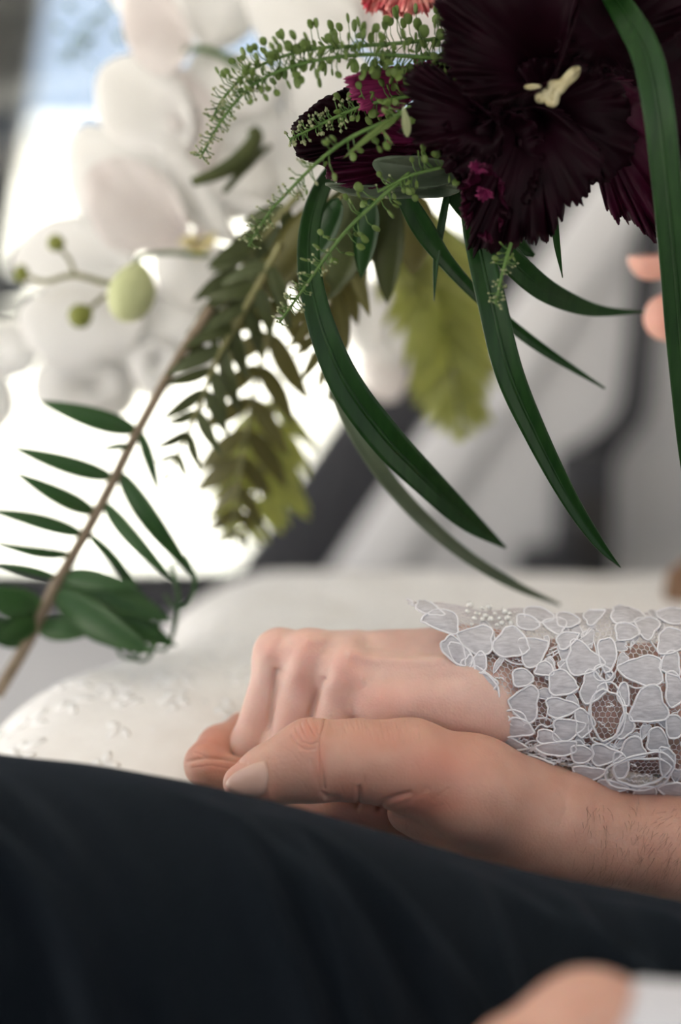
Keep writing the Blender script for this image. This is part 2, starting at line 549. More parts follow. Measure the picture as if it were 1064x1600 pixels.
# car roof lining, floor pan, seat
hl = rounded_box('ceiling', (-1.0, -1.05, 0.60), (1.1, 0.80, 0.66), 0.03, M['headliner'])
tag(hl, 'pale fabric roof lining of the car', kind='structure')
fl = rounded_box('floor', (-1.1, -0.95, -0.60), (1.1, 0.78, -0.52), 0.02, M['carpet'])
tag(fl, 'dark carpeted car floor', kind='structure')
seat = empty('car_seat')
tag(seat, 'dark leather car seat under the bride and groom', 'seat')
rounded_box('seat_cushion', (-0.04, -0.42, -0.50), (0.64, 0.52, -0.37), 0.05, M['seat'], seat)
rounded_box('backrest', (0.66, -0.42, -0.40), (0.86, 0.52, 0.48), 0.06, M['seat'], seat)
for yy in (-0.42, 0.05, 0.52):
    vs, fs = tube_geo([(x, yy, -0.385) for x in np.linspace(-0.01, 0.6, 12)], 0.006, 6)
    g = Geo(); g.add(vs, fs); g.obj('seam_piping', M['seat'], seat)

# far door, window and pillars.  DY = plane of the door
DY = 0.72
nd = empty('door_near_blocker')  # unseen near door and rail, added to block bounce and sky light
tag(nd, 'unseen dark near car door beside the groom, added to block light from the camera side', kind='structure')
rounded_box('door_panel', (-1.05, -1.02, -0.55), (1.05, -0.95, 0.05), 0.02, M['seat'], nd)
rounded_box('window_rail_blocker', (-1.0, -1.05, 0.47), (1.05, -0.99, 0.615), 0.02, M['seat'], nd)
rounded_box('armrest', (-0.5, -0.95, -0.26), (0.3, -0.88, -0.20), 0.02, M['seat'], nd)
sill_z = P(60, 905, DY).z
door = empty('door_1')
tag(door, 'grey car door beyond the bride, below the side window', kind='structure')
rounded_box('door_panel', (-1.05, DY, -0.50), (0.55, DY + 0.07, sill_z - 0.02), 0.015, M['trim'], door)
rounded_box('window_sill', (-1.05, DY - 0.02, sill_z - 0.03), (0.10, DY + 0.07, sill_z), 0.012, M['rubber'], door)
rounded_box('armrest', (-0.6, DY - 0.07, -0.30), (0.1, DY + 0.01, -0.24), 0.02, M['trim'], door)
rounded_box('door_pull', (0.135, DY - 0.075, P(790, 862, DY).z - 0.02), (0.18, DY - 0.01, P(790, 846, DY).z), 0.006, M['rubber'], door)

# pillar trim: a grey panel whose front edge slants; slanted dark seal along it
e0, e1 = P(470, 905, DY), P(855, 330, DY)      # inner edge line of the trim (lower, upper)
dirv = (e1 - e0).normalized()
lowp, upp = e0 - dirv * 0.25, e0 + dirv * 0.95
tb = empty('trim_1')
tag(tb, 'pale grey plastic pillar trim behind the window, carrying the belt', kind='structure')
sh = Vector((0.045, 0, 0))
prism('pillar_panel', [lowp + sh, Vector((1.05, DY, lowp.z)), Vector((1.05, DY, upp.z)), upp + sh], (0, 0.06, 0), 0.012, M['trim'], tb)
prism('panel_lip', [lowp + Vector((0.018, -0.012, 0)), lowp + Vector((0.075, -0.012, 0)), upp + Vector((0.075, -0.012, 0)), upp + Vector((0.018, -0.012, 0))], (0, 0.05, 0), 0.008, M['trim_light'], tb)
seal = prism('trim_2', [lowp + Vector((-0.055, -0.004, 0)), lowp + Vector((0.02, -0.004, 0)), upp + Vector((0.02, -0.004, 0)), upp + Vector((-0.055, -0.004, 0))], (0, 0.045, 0), 0.008, M['rubber'])
tag(seal, 'slanted black rubber seal along the window frame', kind='structure')
# front pillar leaning back, thin dark strip on it
PY = 0.95
a0, a1 = P(-60, 560, PY), P(40, -120, PY)
ap = empty('trim_3')
tag(ap, 'slim dark grey front window pillar leaning back', kind='structure')
up_ = (a1 - a0).normalized()
wv = Vector((0.020, 0, 0))
prism('pillar_cover', [a0 - wv * 4, a0 + wv, a1 + wv + up_ * 0.2, a1 - wv * 4 + up_ * 0.2], (0, 0.03, 0), 0.006, M['pillar'], ap)
prism('pillar_seal', [a0 + wv * 0.75 - Vector((0, .004, 0)), a0 + wv * 1.25 - Vector((0, .004, 0)), a1 + wv * 1.25 + up_ * 0.2 - Vector((0, .004, 0)), a1 + wv * 0.75 + up_ * 0.2 - Vector((0, .004, 0))], (0, 0.03, 0), 0.003, M['rubber'], ap)
# window with pane
win = empty('window_1')
tag(win, 'clear side window of the car above the door', kind='structure')
prism('pane', [Vector((-1.0, DY + 0.05, sill_z - 0.01)), Vector((e0.x, DY + 0.05, sill_z - 0.01)), Vector((upp.x, DY + 0.05, 0.6)), Vector((-0.7, DY + 0.05, 0.6))], (0, 0.004, 0), 0, M['glass'], win)
# outside mirror at the pillar foot
mir = empty('door_mirror')
tag(mir, 'dark outside mirror at the foot of the front pillar', 'car mirror')
mc = P(-15, 450, PY + 0.1)
rounded_box('mirror_housing', (mc.x - 0.11, PY + 0.08, P(0, 482, PY + .1).z), (mc.x + 0.035, PY + 0.17, P(0, 418, PY + .1).z), 0.014, M['rubber'], mir)
rounded_box('mirror_foot', (mc.x - 0.07, PY + 0.03, P(0, 506, PY + .1).z), (mc.x + 0.052, PY + 0.10, P(0, 488, PY + .1).z), 0.004, M['pillar'], mir)

# seat belt: buckle sleeve and strap
sb = empty('seat_belt')
tag(sb, 'dark seat belt with buckle sleeve hanging on the grey pillar trim', 'seat belt')
def ribbon_strap(name, pts, wid, Yv, mat, parent, thick=0.004):
    c = catmull([list(P(x, y, Yv)) for x, y in pts], 30)
    ws = catmull([[w] for w in wid], 30)[:, 0]
    vs, fs = [], []
    for p, w in zip(c, ws):
        hw = mm(w, Yv) / 2
        for dx, dy in ((-hw, 0), (hw, 0), (hw, thick), (-hw, thick)):
            vs.append((p[0] + dx, p[1] + dy, p[2]))
    for i in range(len(c) - 1):
        for k in range(4):
            fs.append((i * 4 + k, i * 4 + (k + 1) % 4, i * 4 + 4 + (k + 1) % 4, i * 4 + 4 + k))
    fs += [(3, 2, 1, 0), tuple(len(vs) - 4 + k for k in range(4))]
    o = mesh_obj(name, vs, fs, mat, parent, False)
    return o
ribbon_strap('strap', [(1040, 250), (1012, 430), (1000, 560), (985, 650), (930, 710), (905, 800), (890, 930)], [46, 48, 46, 54, 78, 72, 70], DY - 0.022, M['belt'], sb)
bc = P(918, 765, DY - 0.04)
rounded_box('buckle_sleeve', (bc.x - 0.024, DY - 0.055, P(0, 905, DY - .04).z), (bc.x + 0.020, DY - 0.024, P(0, 700, DY - .04).z), 0.010, M['rubber'], sb)
rounded_box('buckle_insert', (bc.x - 0.010, DY - 0.059, P(0, 880, DY - .04).z), (bc.x + 0.010, DY - 0.052, P(0, 770, DY - .04).z), 0.003, M['pillar'], sb)

# ------------------------------------------------------------------ people
groom = tag(empty('person'), 'person in dark trousers whose bare hand wraps around the lace-cuffed hand', 'person')
bride = tag(empty('person'), 'person in white lace dress with long lace cuff, hand resting in another hand', 'person')

# ---- bride's near hand
K = [(436, 1024, 0.022, 8.9), (484, 1029, 0.013, 9.3), (545, 1051, 0.004, 9.6), (604, 1096, -0.003, 9.0)]
Wr = [(735, 1036, 0.024, 12.5), (745, 1052, 0.014, 13), (752, 1078, 0.006, 13), (752, 1100, 0.000, 12)]
PIP = [(389, 1162, 0.015, 7.4), (444, 1170, 0.007, 8.3), (505, 1184, 0.000, 8.8), (570, 1204, -0.006, 8.2)]
DIP = [(430, 1225, 0.030, 6.4), (492, 1232, 0.020, 6.8), (560, 1238, 0.012, 6.6), (632, 1245, 0.004, 6.0)]
TIP = [(500, 1215, 0.042, 5.4), (560, 1215, 0.036, 5.8), (620, 1220, 0.030, 5.6), (680, 1225, 0.020, 5.2)]
def bride_hand(p):
    fing = None
    for k in range(4):
        kk = K[k]
        d = chain(p, [(kk[0], kk[1], kk[2], kk[3] * 0.96), PIP[k], DIP[k], TIP[k]], 0.004)
        fing = d if fing is None else smin(fing, d, 0.003)
    dors = None
    for k in range(4):
        d = seg_d(p, Pn(*K[k][:3]), Pn(*Wr[k][:3]), (K[k][3] - 0.6) / 1000, Wr[k][3] / 1000)
        dors = d if dors is None else smin(dors, d, 0.013)
    # knuckle heads and tendons
    for k in range(4):
        c = Pn(K[k][0] - 1, K[k][1] - (4, 5, 6, 0)[k], K[k][2] - 0.001)
        dors = smin(dors, np.linalg.norm(p - c, axis=1) - (K[k][3] + (0, 0.2, 0.2, 0)[k]) / 1000, 0.005)
    # palm body under the metacarpals
    dors = smin(dors, seg_d(p, Pn(600, 1100, 0.020), Pn(730, 1090, 0.02), 0.014, 0.016), 0.012)
    # thumb on the far side
    th = chain(p, [(700, 1090, 0.04, 12), (590, 1085, 0.055, 10), (520, 1115, 0.055, 9), (470, 1150, 0.05, 7.5)], 0.006)
    d = smin(fing, dors, 0.008)
    d = smin(d, th, 0.008)
    arm = smin(chain(p, [(735, 1058, 0.014, 18), (830, 1085, 0.014, 20), (1100, 1110, 0.016, 27), (1700, 1130, 0.06, 36)], 0.01),
               chain(p, [(740, 1082, 0.006, 16), (860, 1100, 0.012, 20), (1100, 1120, 0.016, 26)], 0.01), 0.012)
    return smin(d, arm, 0.014)
bh_creases = [
    ([(430, 1048), (426, 1085), (422, 1120), (419, 1175)], 1.0, 4),
    ([(503, 1062), (492, 1092), (484, 1120)], 0.9, 4.5),
    ([(456, 1010), (448, 1030), (440, 1050)], 0.9, 9),                    # dips between the knuckles
    ([(516, 1012), (512, 1035), (508, 1060)], 1.0, 10),
    ([(575, 1004), (620, 1010), (665, 1013), (715, 1012)], 2.1, 12),      # hollow between tendons
    ([(548, 1024), (590, 1032), (650, 1035), (710, 1030)], -1.3, 8),      # tendons
    ([(482, 1004), (530, 998), (600, 990), (690, 985)], -1.0, 7),
    ([(436, 996), (500, 990), (560, 986)], -0.4, 6),
    ([(548, 1024), (543, 1045), (544, 1062)], -0.9, 15),
    ([(482, 1006), (475, 1030), (470, 1050)], -0.7, 14),
    ([(432, 996), (420, 1020)], -0.4, 12),
    ([(590, 1056), (650, 1062), (720, 1060)], 0.7, 12),
    ([(566, 1062), (560, 1085), (556, 1112)], -1.5, 13),
    ([(600, 1090), (650, 1092), (700, 1092)], -0.3, 16),
]
for _ in range(26):
    cx, cy = random.uniform(440, 730), random.uniform(1000, 1100)
    a = random.uniform(-0.9, 0.9) + 1.4
    L = random.uniform(5, 14)
    bh_creases.append(([(cx - L * math.cos(a), cy - L * math.sin(a)), (cx + L * math.cos(a), cy + L * math.sin(a))], 0.06, 1.4))
bh = sculpt('hand', bride_hand, (-0.06, -0.055, -0.075), (0.34, 0.105, 0.07), 0.0024, 2, M['skin_bride'], bride, bh_creases,
            [(430, 1015, 22, 25, .35), (478, 1015, 26, 28, .45), (470, 1060, 22, 40, .35), (545, 1045, 30, 32, .45), (395, 1140, 20, 45, .25), (600, 1085, 60, 25, .3), (455, 1130, 25, 40, .3)], roi=(355, 965, 760, 1200))

# ---- groom's wrapping hand
def groom_hand(p):
    thumb = chain(p, [(376, 1223, -0.036, 7.0), (420, 1211, -0.037, 11.2), (486, 1189, -0.036, 15.6), (560, 1188, -0.034, 15.2), (640, 1196, -0.030, 17.2)], 0.006)
    thenar = chain(p, [(640, 1196, -0.030, 17.2), (740, 1236, -0.022, 20.5), (850, 1280, -0.010, 20.5)], 0.010)
    thenar = smin(thenar, chain(p, [(640, 1268, -0.020, 9), (720, 1300, -0.014, 13), (850, 1305, -0.006, 16)], 0.008), 0.007)
    idx = chain(p, [(505, 1244, 0.018, 9.5), (400, 1226, 0.008, 9.2), (322, 1201, 0.002, 8.6)], 0.004)
    idx2 = chain(p, [(318, 1190, 0.004, 8.0), (342, 1166, 0.020, 8.2), (382, 1142, 0.036, 7.6), (430, 1120, 0.052, 6.5)], 0.004)
    idx = smin(idx, idx2, 0.0026)
    mid = chain(p, [(520, 1262, 0.006, 10.5), (420, 1262, 0.012, 9.8), (372, 1245, 0.026, 9), (380, 1190, 0.052, 8.5), (430, 1160, 0.066, 7)], 0.004)
    rin = chain(p, [(545, 1276, 0.024, 10), (455, 1278, 0.034, 9.2), (420, 1255, 0.048, 8.5), (430, 1205, 0.066, 8), (480, 1180, 0.075, 6.8)], 0.004)
    pin = chain(p, [(585, 1286, 0.040, 9), (520, 1288, 0.050, 8), (495, 1265, 0.062, 7.5), (505, 1222, 0.076, 7), (550, 1205, 0.082, 6)], 0.004)
    f = smin(smin(idx, mid, 0.0022), smin(rin, pin, 0.0022), 0.0022)
    palm = None
    for a, b_ in (((505, 1244, 0.018), (850, 1290, 0.006)), ((520, 1262, 0.006), (860, 1296, 0.006)), ((545, 1276, 0.024), (870, 1300, 0.014)), ((585, 1286, 0.040), (880, 1303, 0.020))):
        d = seg_d(p, Pn(*a), Pn(*b_), 0.0098, 0.015)
        palm = d if palm is None else smin(palm, d, 0.012)
    h = smin(f, palm, 0.006)
    arm = smin(chain(p, [(840, 1290, -0.004, 20), (930, 1310, -0.002, 19.5), (1064, 1322, 0.000, 20.5), (1300, 1345, 0.005, 29), (1700, 1390, -0.01, 40)], 0.012),
               chain(p, [(850, 1300, 0.012, 17), (940, 1318, 0.012, 18), (1100, 1335, 0.012, 22)], 0.012), 0.012)
    t = smin(thumb, thenar, 0.008)
    t = smin(t, arm, 0.02)
    return smin(t, h, 0.003)
gh_creases = [
    # thumb joint folds
    ([(508, 1117), (505, 1135), (501, 1150), (500, 1175), (503, 1200), (507, 1232)], 0.7, 2.2),
    ([(503, 1240), (512, 1246), (530, 1248)], 0.8, 4),
    ([(462, 1138), (466, 1150), (473, 1160)], 0.5, 1.9), ([(470, 1131), (476, 1146), (484, 1156)], 0.5, 1.9),
    ([(480, 1126), (487, 1140), (493, 1150)], 0.5, 1.8), ([(491, 1122), (496, 1136), (498, 1148)], 0.42, 1.8),
    ([(455, 1150), (462, 1162), (472, 1168)], 0.4, 1.8), ([(468, 1168), (480, 1172), (492, 1170)], 0.35, 1.8),
    ([(476, 1160), (486, 1164), (496, 1160)], 0.4, 1.8),
    ([(478, 1136), (486, 1146)], -0.5, 12),
    ([(487, 1190), (492, 1210), (500, 1230)], 0.4, 5),
    # base-of-thumb folds
    ([(560, 1232), (561, 1245), (559, 1262)], 1.0, 4), ([(567, 1215), (563, 1232)], 0.35, 4),
    ([(640, 1240), (618, 1246), (600, 1254), (592, 1266)], 1.0, 5),
    ([(668, 1232), (640, 1252), (606, 1266)], 0.22, 4), ([(700, 1234), (665, 1258), (620, 1272)], 0.16, 4), ([(690, 1258), (650, 1272), (620, 1280)], 0.15, 4),
    ([(880, 1236), (885, 1262), (876, 1290)], 0.5, 9), ([(930, 1256), (932, 1280), (926, 1310)], 0.35, 7),
    ([(745, 1170), (770, 1210), (790, 1240)], -0.6, 22),
    # nail folds
    ([(420, 1186), (414, 1210), (410, 1240)], 0.3, 2.5),
    # index finger fold
    ([(292, 1190), (320, 1184), (350, 1186), (384, 1192)], 0.8, 3.5), ([(300, 1200), (330, 1196), (360, 1202)], 0.25, 2), ([(304, 1176), (318, 1180)], 0.3, 2.5),
]
for i in range(34):     # fine wrinkles behind the thumb joint
    cx = 515 + i * 4.2 + random.uniform(-2, 2); cy = 1132 + random.uniform(-6, 14) + 0.02 * (cx - 515)
    gh_creases.append(([(cx - 2, cy - 9), (cx + 1, cy), (cx + 3, cy + random.uniform(6, 14))], 0.17, 1.4))
for _ in range(40):
    cx, cy = random.uniform(430, 860), random.uniform(1150, 1290)
    a = 1.3 + random.uniform(-0.5, 0.5); L = random.uniform(6, 16)
    gh_creases.append(([(cx - L * math.cos(a), cy - L * math.sin(a)), (cx + L * math.cos(a), cy + L * math.sin(a))], 0.07, 1.6))
gh = sculpt('hand', groom_hand, (-0.09, -0.075, -0.125), (0.36, 0.115, 0.03), 0.0024, 2, M['skin_groom'], groom, gh_creases,
            [(690, 1195, 60, 40, .5), (660, 1255, 70, 25, .6), (480, 1150, 30, 30, .3), (330, 1160, 40, 30, .5), (340, 1200, 40, 16, .5), (545, 1235, 35, 25, .35), (600, 1160, 60, 25, .25), (482, 1142, 20, 18, .5), (500, 1190, 10, 40, .4)], roi=(280, 1105, 760, 1300))
gbv = bvh_of(gh)
# thumb nail
def patch(bvh, outline, rings, nout, off, thick_fn=None, crown=0.0):
    out = catmull_closed(outline, nout)
    c = out.mean(0)
    vs, fs, ok = [], [], True
    for r in range(1, rings + 1):
        s = r / rings
        for q in out:
            pt = c + (q - c) * s
            hit = shoot(bvh, pt[0], pt[1], off + crown * (1 - s * s))
            if hit is None: return None
            vs.append(hit[0])
    for r in range(rings - 1):
        for k in range(nout):
            k2 = (k + 1) % nout
            fs.append((r * nout + k, r * nout + k2, (r + 1) * nout + k2, (r + 1) * nout + k))
    vs.append(shoot(bvh, c[0], c[1], off + crown)[0])
    fs += [(len(vs) - 1, (k + 1) % nout, k) for k in range(nout)]
    return vs, fs
nl = patch(gbv, [(354, 1226), (360, 1215), (372, 1206), (388, 1198), (404, 1192), (415, 1191), (419, 1203), (418, 1222), (412, 1240), (398, 1243), (378, 1240), (362, 1234)], 6, 40, 0.0002, crown=0.0007)
if nl:
    o = mesh_obj('thumbnail', nl[0], nl[1], M['nail'], gh)
    sm = o.modifiers.new('Solidify', 'SOLIDIFY'); sm.thickness = 0.0006; sm.offset = 0
# forearm hair
g = Geo()
for _ in range(300):
    px, py = random.uniform(890, 1075), random.uniform(1258, 1390)
    if random.random() > (px - 850) / 200: continue
    h_ = shoot(gbv, px, py)
    if not h_: continue
    p0, nn = h_
    L = random.uniform(0.0025, 0.0055)
    d0 = Vector((-0.5, 0, -1)) + Vector([random.uniform(-.5, .5) for _ in range(3)])
    d0 = (d0 - nn * d0.dot(nn)).normalized()
    pts = [p0, p0 + d0 * L * .5 + nn * L * .18, p0 + d0 * L + nn * L * .2]
    vs, fs = tube_geo([list(q) for q in pts], [0.00005, 0.00004, 0.00002], 3)
    g.add(vs, fs)
tag(g.obj('arm_hair', M['arm_hair'], gh), kind='stuff')

# ---- groom's trousers (near thigh)
sil = [(-420, 1150), (-200, 1160), (0, 1178), (150, 1195), (285, 1219), (420, 1250), (590, 1297), (700, 1330), (850, 1366), (1064, 1410), (1400, 1490), (1900, 1600)]
TY = -0.085
sp = catmull([list(Pn(x, y, TY)) for x, y in sil], 160)
ax = np.gradient(sp, axis=0); ax /= np.linalg.norm(ax, axis=1, keepdims=True)
vs, fs = [], []
NS = 180
rad = np.interp(sp[:, 0], [-0.3, 0.3], [0.078, 0.092])
folds = []
for _ in range(30):
    folds.append((random.uniform(-0.22, 0.38), random.uniform(0.25, 0.7), random.uniform(0.004, 0.011), random.uniform(-0.9, 1.1), random.uniform(0.0015, 0.005)))
for i, (c0, a) in enumerate(zip(sp, ax)):
    ray = c0 - CAM; ray /= np.linalg.norm(ray)
    nn = np.cross(ray, a); nn /= np.linalg.norm(nn)
    if nn[2] < 0: nn = -nn
    ctr = c0 - nn * rad[i]
    w = np.cross(a, nn)
    if w[1] > 0: w = -w            # toward camera
    for k in range(NS):
        t = 2 * math.pi * k / NS
        tt = t if t < math.pi else t - 2 * math.pi
        r = rad[i]
        if 0.05 < tt < 2.8:
            env = min(1, max(0, tt - 0.3) / 0.6)
            x = c0[0]
            for (fx, sl, wd, ph, am) in folds:
                # diagonal drapes running down to the right
                dd = x - fx - sl * 0.13 * (tt - 0.5) - 0.004 * math.sin(5 * tt + ph * 3)
                r += 2.8 * am * env * math.exp(-(dd / wd) ** 2) * (0.5 + 0.5 * math.sin(tt * 1.3 + ph))
        r += 0.0005 * noise.noise(Vector((c0[0] * 30, tt * 2, 1.7)))
        vs.append(ctr + r * (math.cos(t) * nn + math.sin(t) * w))
for i in range(len(sp) - 1):
    for k in range(NS):
        fs.append((i * NS + k, i * NS + (k + 1) % NS, (i + 1) * NS + (k + 1) % NS, (i + 1) * NS + k))
fs += [tuple(range(NS - 1, -1, -1)), tuple(range((len(sp) - 1) * NS, len(sp) * NS))]
mesh_obj('trousers', vs, fs, M['wool'], groom)
# shirt cuff of the wrapping arm, just entering the frame
def cuff(name, c0, c1, r0, r1, mat, parent, Yc, flat=1.0):
    a, b_ = Pn(*c0), Pn(*c1)
    d = (b_ - a); L = np.linalg.norm(d); d /= L
    up = np.array([0, 0, 1.0]); up -= d * (up @ d); up /= np.linalg.norm(up)
    sd = np.cross(d, up)
    vs, fs = [], []
    prof = [(0.004, -0.0016), (0.0, 0.0), (0.003, 0.0016)] + [(x, 0.0014) for x in np.linspace(0.01, L, 16)]
    n_ = 56
    for (x, dr) in prof:
        for k in range(n_):
            t = 2 * math.pi * k / n_
            r = r0 + (r1 - r0) * x / L + dr + 0.0012 * math.sin(3 * t + x * 60) * min(1, x / .03)
            vs.append(a + d * x + r * (math.cos(t) * up * flat + math.sin(t) * sd))
    for i in range(len(prof) - 1):
        for k in range(n_):
            fs.append((i * n_ + k, i * n_ + (k + 1) % n_, (i + 1) * n_ + (k + 1) % n_, (i + 1) * n_ + k))
    return mesh_obj(name, vs, fs, mat, parent)
cuff('shirt_cuff', (1078, 1324, 0.004), (1650, 1385, 0.004), 0.027, 0.05, M['shirt'], groom, 0)

def limb_sleeve(name, pts, rads, mat, parent):
    c = catmull(pts, 60); rr = catmull([[r_] for r_ in rads], 60)[:, 0]
    rr = rr * (1 + 0.03 * np.sin(np.arange(60) * 0.9))
    vs, fs = tube_geo(c, rr, 32)
    return mesh_obj(name, vs, fs, mat, parent)
limb_sleeve('shirt_sleeve', [(0.24, 0.006, -0.068), (0.36, 0.0, -0.085), (0.46, -0.02, -0.09), (0.50, -0.03, -0.03), (0.50, -0.05, 0.12), (0.50, -0.07, 0.30)], [0.044, 0.05, 0.054, 0.056, 0.06, 0.066], M['shirt'], groom)
limb_sleeve('dress_sleeve', [(0.19, 0.014, 0.004), (0.30, 0.03, 0.0), (0.42, 0.06, 0.0), (0.47, 0.07, 0.05), (0.48, 0.08, 0.18), (0.49, 0.09, 0.32)], [0.0385, 0.042, 0.045, 0.046, 0.048, 0.052], M['satin'], bride)

# ---- groom's other hand resting on the near thigh, out of focus
def groom_hand2(p):
    Y = -0.235
    p = p + np.array([0, 0, 0.0055])
    d = None
    for k, (mx, my, dy) in enumerate(((800, 1650, -0.026), (785, 1632, -0.010), (796, 1618, 0.006), (825, 1606, 0.020))):
        m_ = (mx, my, Y + dy, 9.5)
        c = chain(p, [(915, 1606, Y + dy * 0.4, 17), m_, (mx - 90, my + 110, Y + dy, 8.5), (mx - 70, my + 210, Y + dy + 0.003, 7.8), (mx - 30, my + 260, Y + dy + .003, 6.5)], 0.006)
        d = c if d is None else smin(d, c, 0.009)
    th = chain(p, [(930, 1690, Y - 0.02, 13), (850, 1760, Y - 0.04, 11), (780, 1830, Y - 0.035, 9)], 0.006)
    arm = chain(p, [(930, 1615, Y, 20), (1040, 1690, Y, 22), (1300, 1880, Y - 0.01, 30)], 0.012)
    return smin(smin(d, th, 0.01), arm, 0.014)
sculpt('hand', groom_hand2, (-0.02, -0.31, -0.145), (0.24, -0.17, 0.02), 0.003, 1, M['skin_groom'], groom)
cuff('shirt_cuff', (902, 1660, -0.238), (1300, 1930, -0.25), 0.0280, 0.080, M['shirt'], groom, 0)

# ---- bride's dress over the lap
NX, NY = 200, 150
vs, fs = [], []
ys = np.linspace(-0.10, 0.47, NY)
def edge_x(y): return np.interp(y, [-0.1, 0.0, 0.10, 0.17, 0.28, 0.38, 0.47], [-0.185, -0.170, -0.140, -0.092, -0.078, -0.075, -0.07])
def lap(y_, s):
    """s: arc length from knee edge; negative hangs down"""
    ex = edge_x(y_)
    hump = 0.010 * math.exp(-((y_ - 0.14) / 0.06) ** 2) + 0.014 * math.exp(-((y_ - 0.30) / 0.07) ** 2)
    roll_near = max(0.0, 0.13 - y_); roll_far = max(0.0, y_ - 0.36)
    # the near side of the lap sinks under the clasped hands, less so at the knees
    zt = 0.002 + hump - (2.2 + 3.2 * min(1, max(0, (ex + s + 0.10) / 0.10))) * roll_near ** 2 - 9.0 * roll_far ** 2
    R = 0.07
    if s >= 0: x, dz = ex + R * 0.5 + s, 0
    elif s > -R * 1.5:
        a = -s / R
        x, dz = ex + R * 0.5 - R * math.sin(a), -R * (1 - math.cos(a))
    else:
        a = 1.5
        x, dz = ex + R * 0.5 - R * math.sin(a) - 0.07 * (-s - R * 1.5), -R * (1 - math.cos(a)) - (-s - R * 1.5)
    fold = 0.004 * noise.noise(Vector((x * 9, y_ * 16, 0.3))) + 0.0022 * noise.noise(Vector((x * 30, y_ * 38, 2.3)))
    fold += 0.003 * math.sin(38 * y_ + 14 * x) * math.exp(-((s - 0.02) / 0.10) ** 2)
    return (x + (fold if s < -0.03 else 0), y_, zt + dz + fold)
ss = np.concatenate([np.linspace(-0.45, -0.11, 30), np.linspace(-0.105, 0.62, NX - 30)])
for y_ in ys:
    for s in ss: vs.append(lap(y_, s))
for j in range(NY - 1):
    for i in range(NX - 1):
        fs.append((j * NX + i, j * NX + i + 1, (j + 1) * NX + i + 1, (j + 1) * NX + i))
dress = mesh_obj('dress', vs, fs, M['satin'], bride)
dress['label'] = 'white lace skirt spread over the lap'
sm = dress.modifiers.new('Solidify', 'SOLIDIFY'); sm.thickness = 0.003; sm.offset = -1
# embroidered flecks and sequins on the skirt
dbv = bvh_of(dress)
g = Geo(); gs = Geo()
def drop(x, y):
    hit, nn, i_, d_ = dbv.ray_cast(Vector((x, y, 0.3)), Vector((0, 0, -1)))
    return (hit, nn if nn.z > 0 else -nn) if hit else None
for _ in range(300):
    x0, y0 = random.uniform(-0.18, 0.30), random.uniform(-0.05, 0.40)
    a0_ = random.uniform(0, 6.28)
    for kk in range(random.choice((3, 4, 5))):
        a = a0_ + kk * 1.25
        L, wd = random.uniform(0.005, 0.011), random.uniform(0.0016, 0.0032)
        pts = []; ok = True
        for t in np.linspace(0, 2 * math.pi, 10, endpoint=False):
            lx, ly = L * (0.62 + 0.5 * math.cos(t)), wd * math.sin(t)
            q = drop(x0 + lx * math.cos(a) - ly * math.sin(a), y0 + lx * math.sin(a) + ly * math.cos(a))
            if q is None: ok = False; break
            pts.append(q[0] + q[1] * 0.0003)
        if not ok: continue
        c = sum(pts, Vector()) / 10 + Vector((0, 0, 0.0003))
        base = [p_ - Vector((0, 0, 0.001)) for p_ in pts]
        g.add([c] + pts + base, [(0, 1 + i, 1 + (i + 1) % 10) for i in range(10)] + [(1 + i, 11 + i, 11 + (i + 1) % 10, 1 + (i + 1) % 10) for i in range(10)])
for _ in range(900):
    q = drop(random.uniform(-0.2, 0.33), random.uniform(-0.05, 0.41))
    if not q: continue
    p_, nn = q
    nn = (nn + Vector([random.uniform(-.15, .15) for _ in range(3)])).normalized()
    u = nn.orthogonal().normalized(); w = nn.cross(u)
    r = random.uniform(0.0011, 0.0018)
    pts = [p_ + nn * 0.0004 + r * (math.cos(t) * u + math.sin(t) * w) for t in np.linspace(0, 6.283, 7)[:-1]]
    gs.add([p_ + nn * 0.0006] + pts, [(0, 1 + i, 1 + (i + 1) % 6) for i in range(6)])
tag(g.obj('embroidery', M['embroidery'], dress, True), kind='stuff')
tag(gs.obj('sequins', M['sequin'], dress, False), kind='stuff')

# ---- bride's lace sleeve
stop = [(600, 938), (640, 934), (690, 940), (740, 948), (800, 952), (860, 954), (915, 956), (945, 948), (975, 944), (1010, 952), (1064, 954), (1150, 950), (1400, 930)]
sbot = [(600, 1105), (640, 1112), (690, 1125), (735, 1140), (790, 1188), (850, 1218), (900, 1232), (950, 1242), (1010, 1247), (1064, 1250), (1150, 1256), (1400, 1290)]
SY = 0.012
def sleeve_pt(xp, v, off=0.0):
    """xp: px along the arm, v: angle (0 top, pi/2 camera side)"""
    t_ = np.interp(xp, [a for a, _ in stop], [b for _, b in stop])
    b_ = np.interp(xp, [a for a, _ in sbot], [b for _, b in sbot])
    c = Pn(xp, (t_ + b_) / 2, SY)
    rz = mm((b_ - t_) / 2, SY)
    ry = rz * 0.80
    wr = 0.0009 * math.sin(xp * 0.055 + 2.2 * v) + 0.0007 * math.sin(xp * 0.023 - 3 * v + 1) + 0.0016 * math.exp(-((xp - 965) / 14) ** 2) * math.exp(-((v - 0.6) / 0.5) ** 2)
    return Vector((c[0], c[1] - (ry + wr + off) * math.sin(v), c[2] + (rz + wr + off) * math.cos(v)))
def cuff_start(v):
    # left boundary of the lace in px for angle v, a point over the back of the hand
    v = (v + math.pi) % (2 * math.pi) - math.pi
    base = np.interp(v, [-3.15, -1.6, -0.8, -0.2, 0.15, 0.5, 0.9, 1.3, 1.7, 2.2, 3.15], [735, 720, 690, 645, 642, 662, 697, 728, 742, 738, 735])
    return base + 4.0 * math.sin(v * 17) + 2 * math.sin(v * 41)
NU, NV = 120, 96
xs = np.linspace(600, 1400, NU)
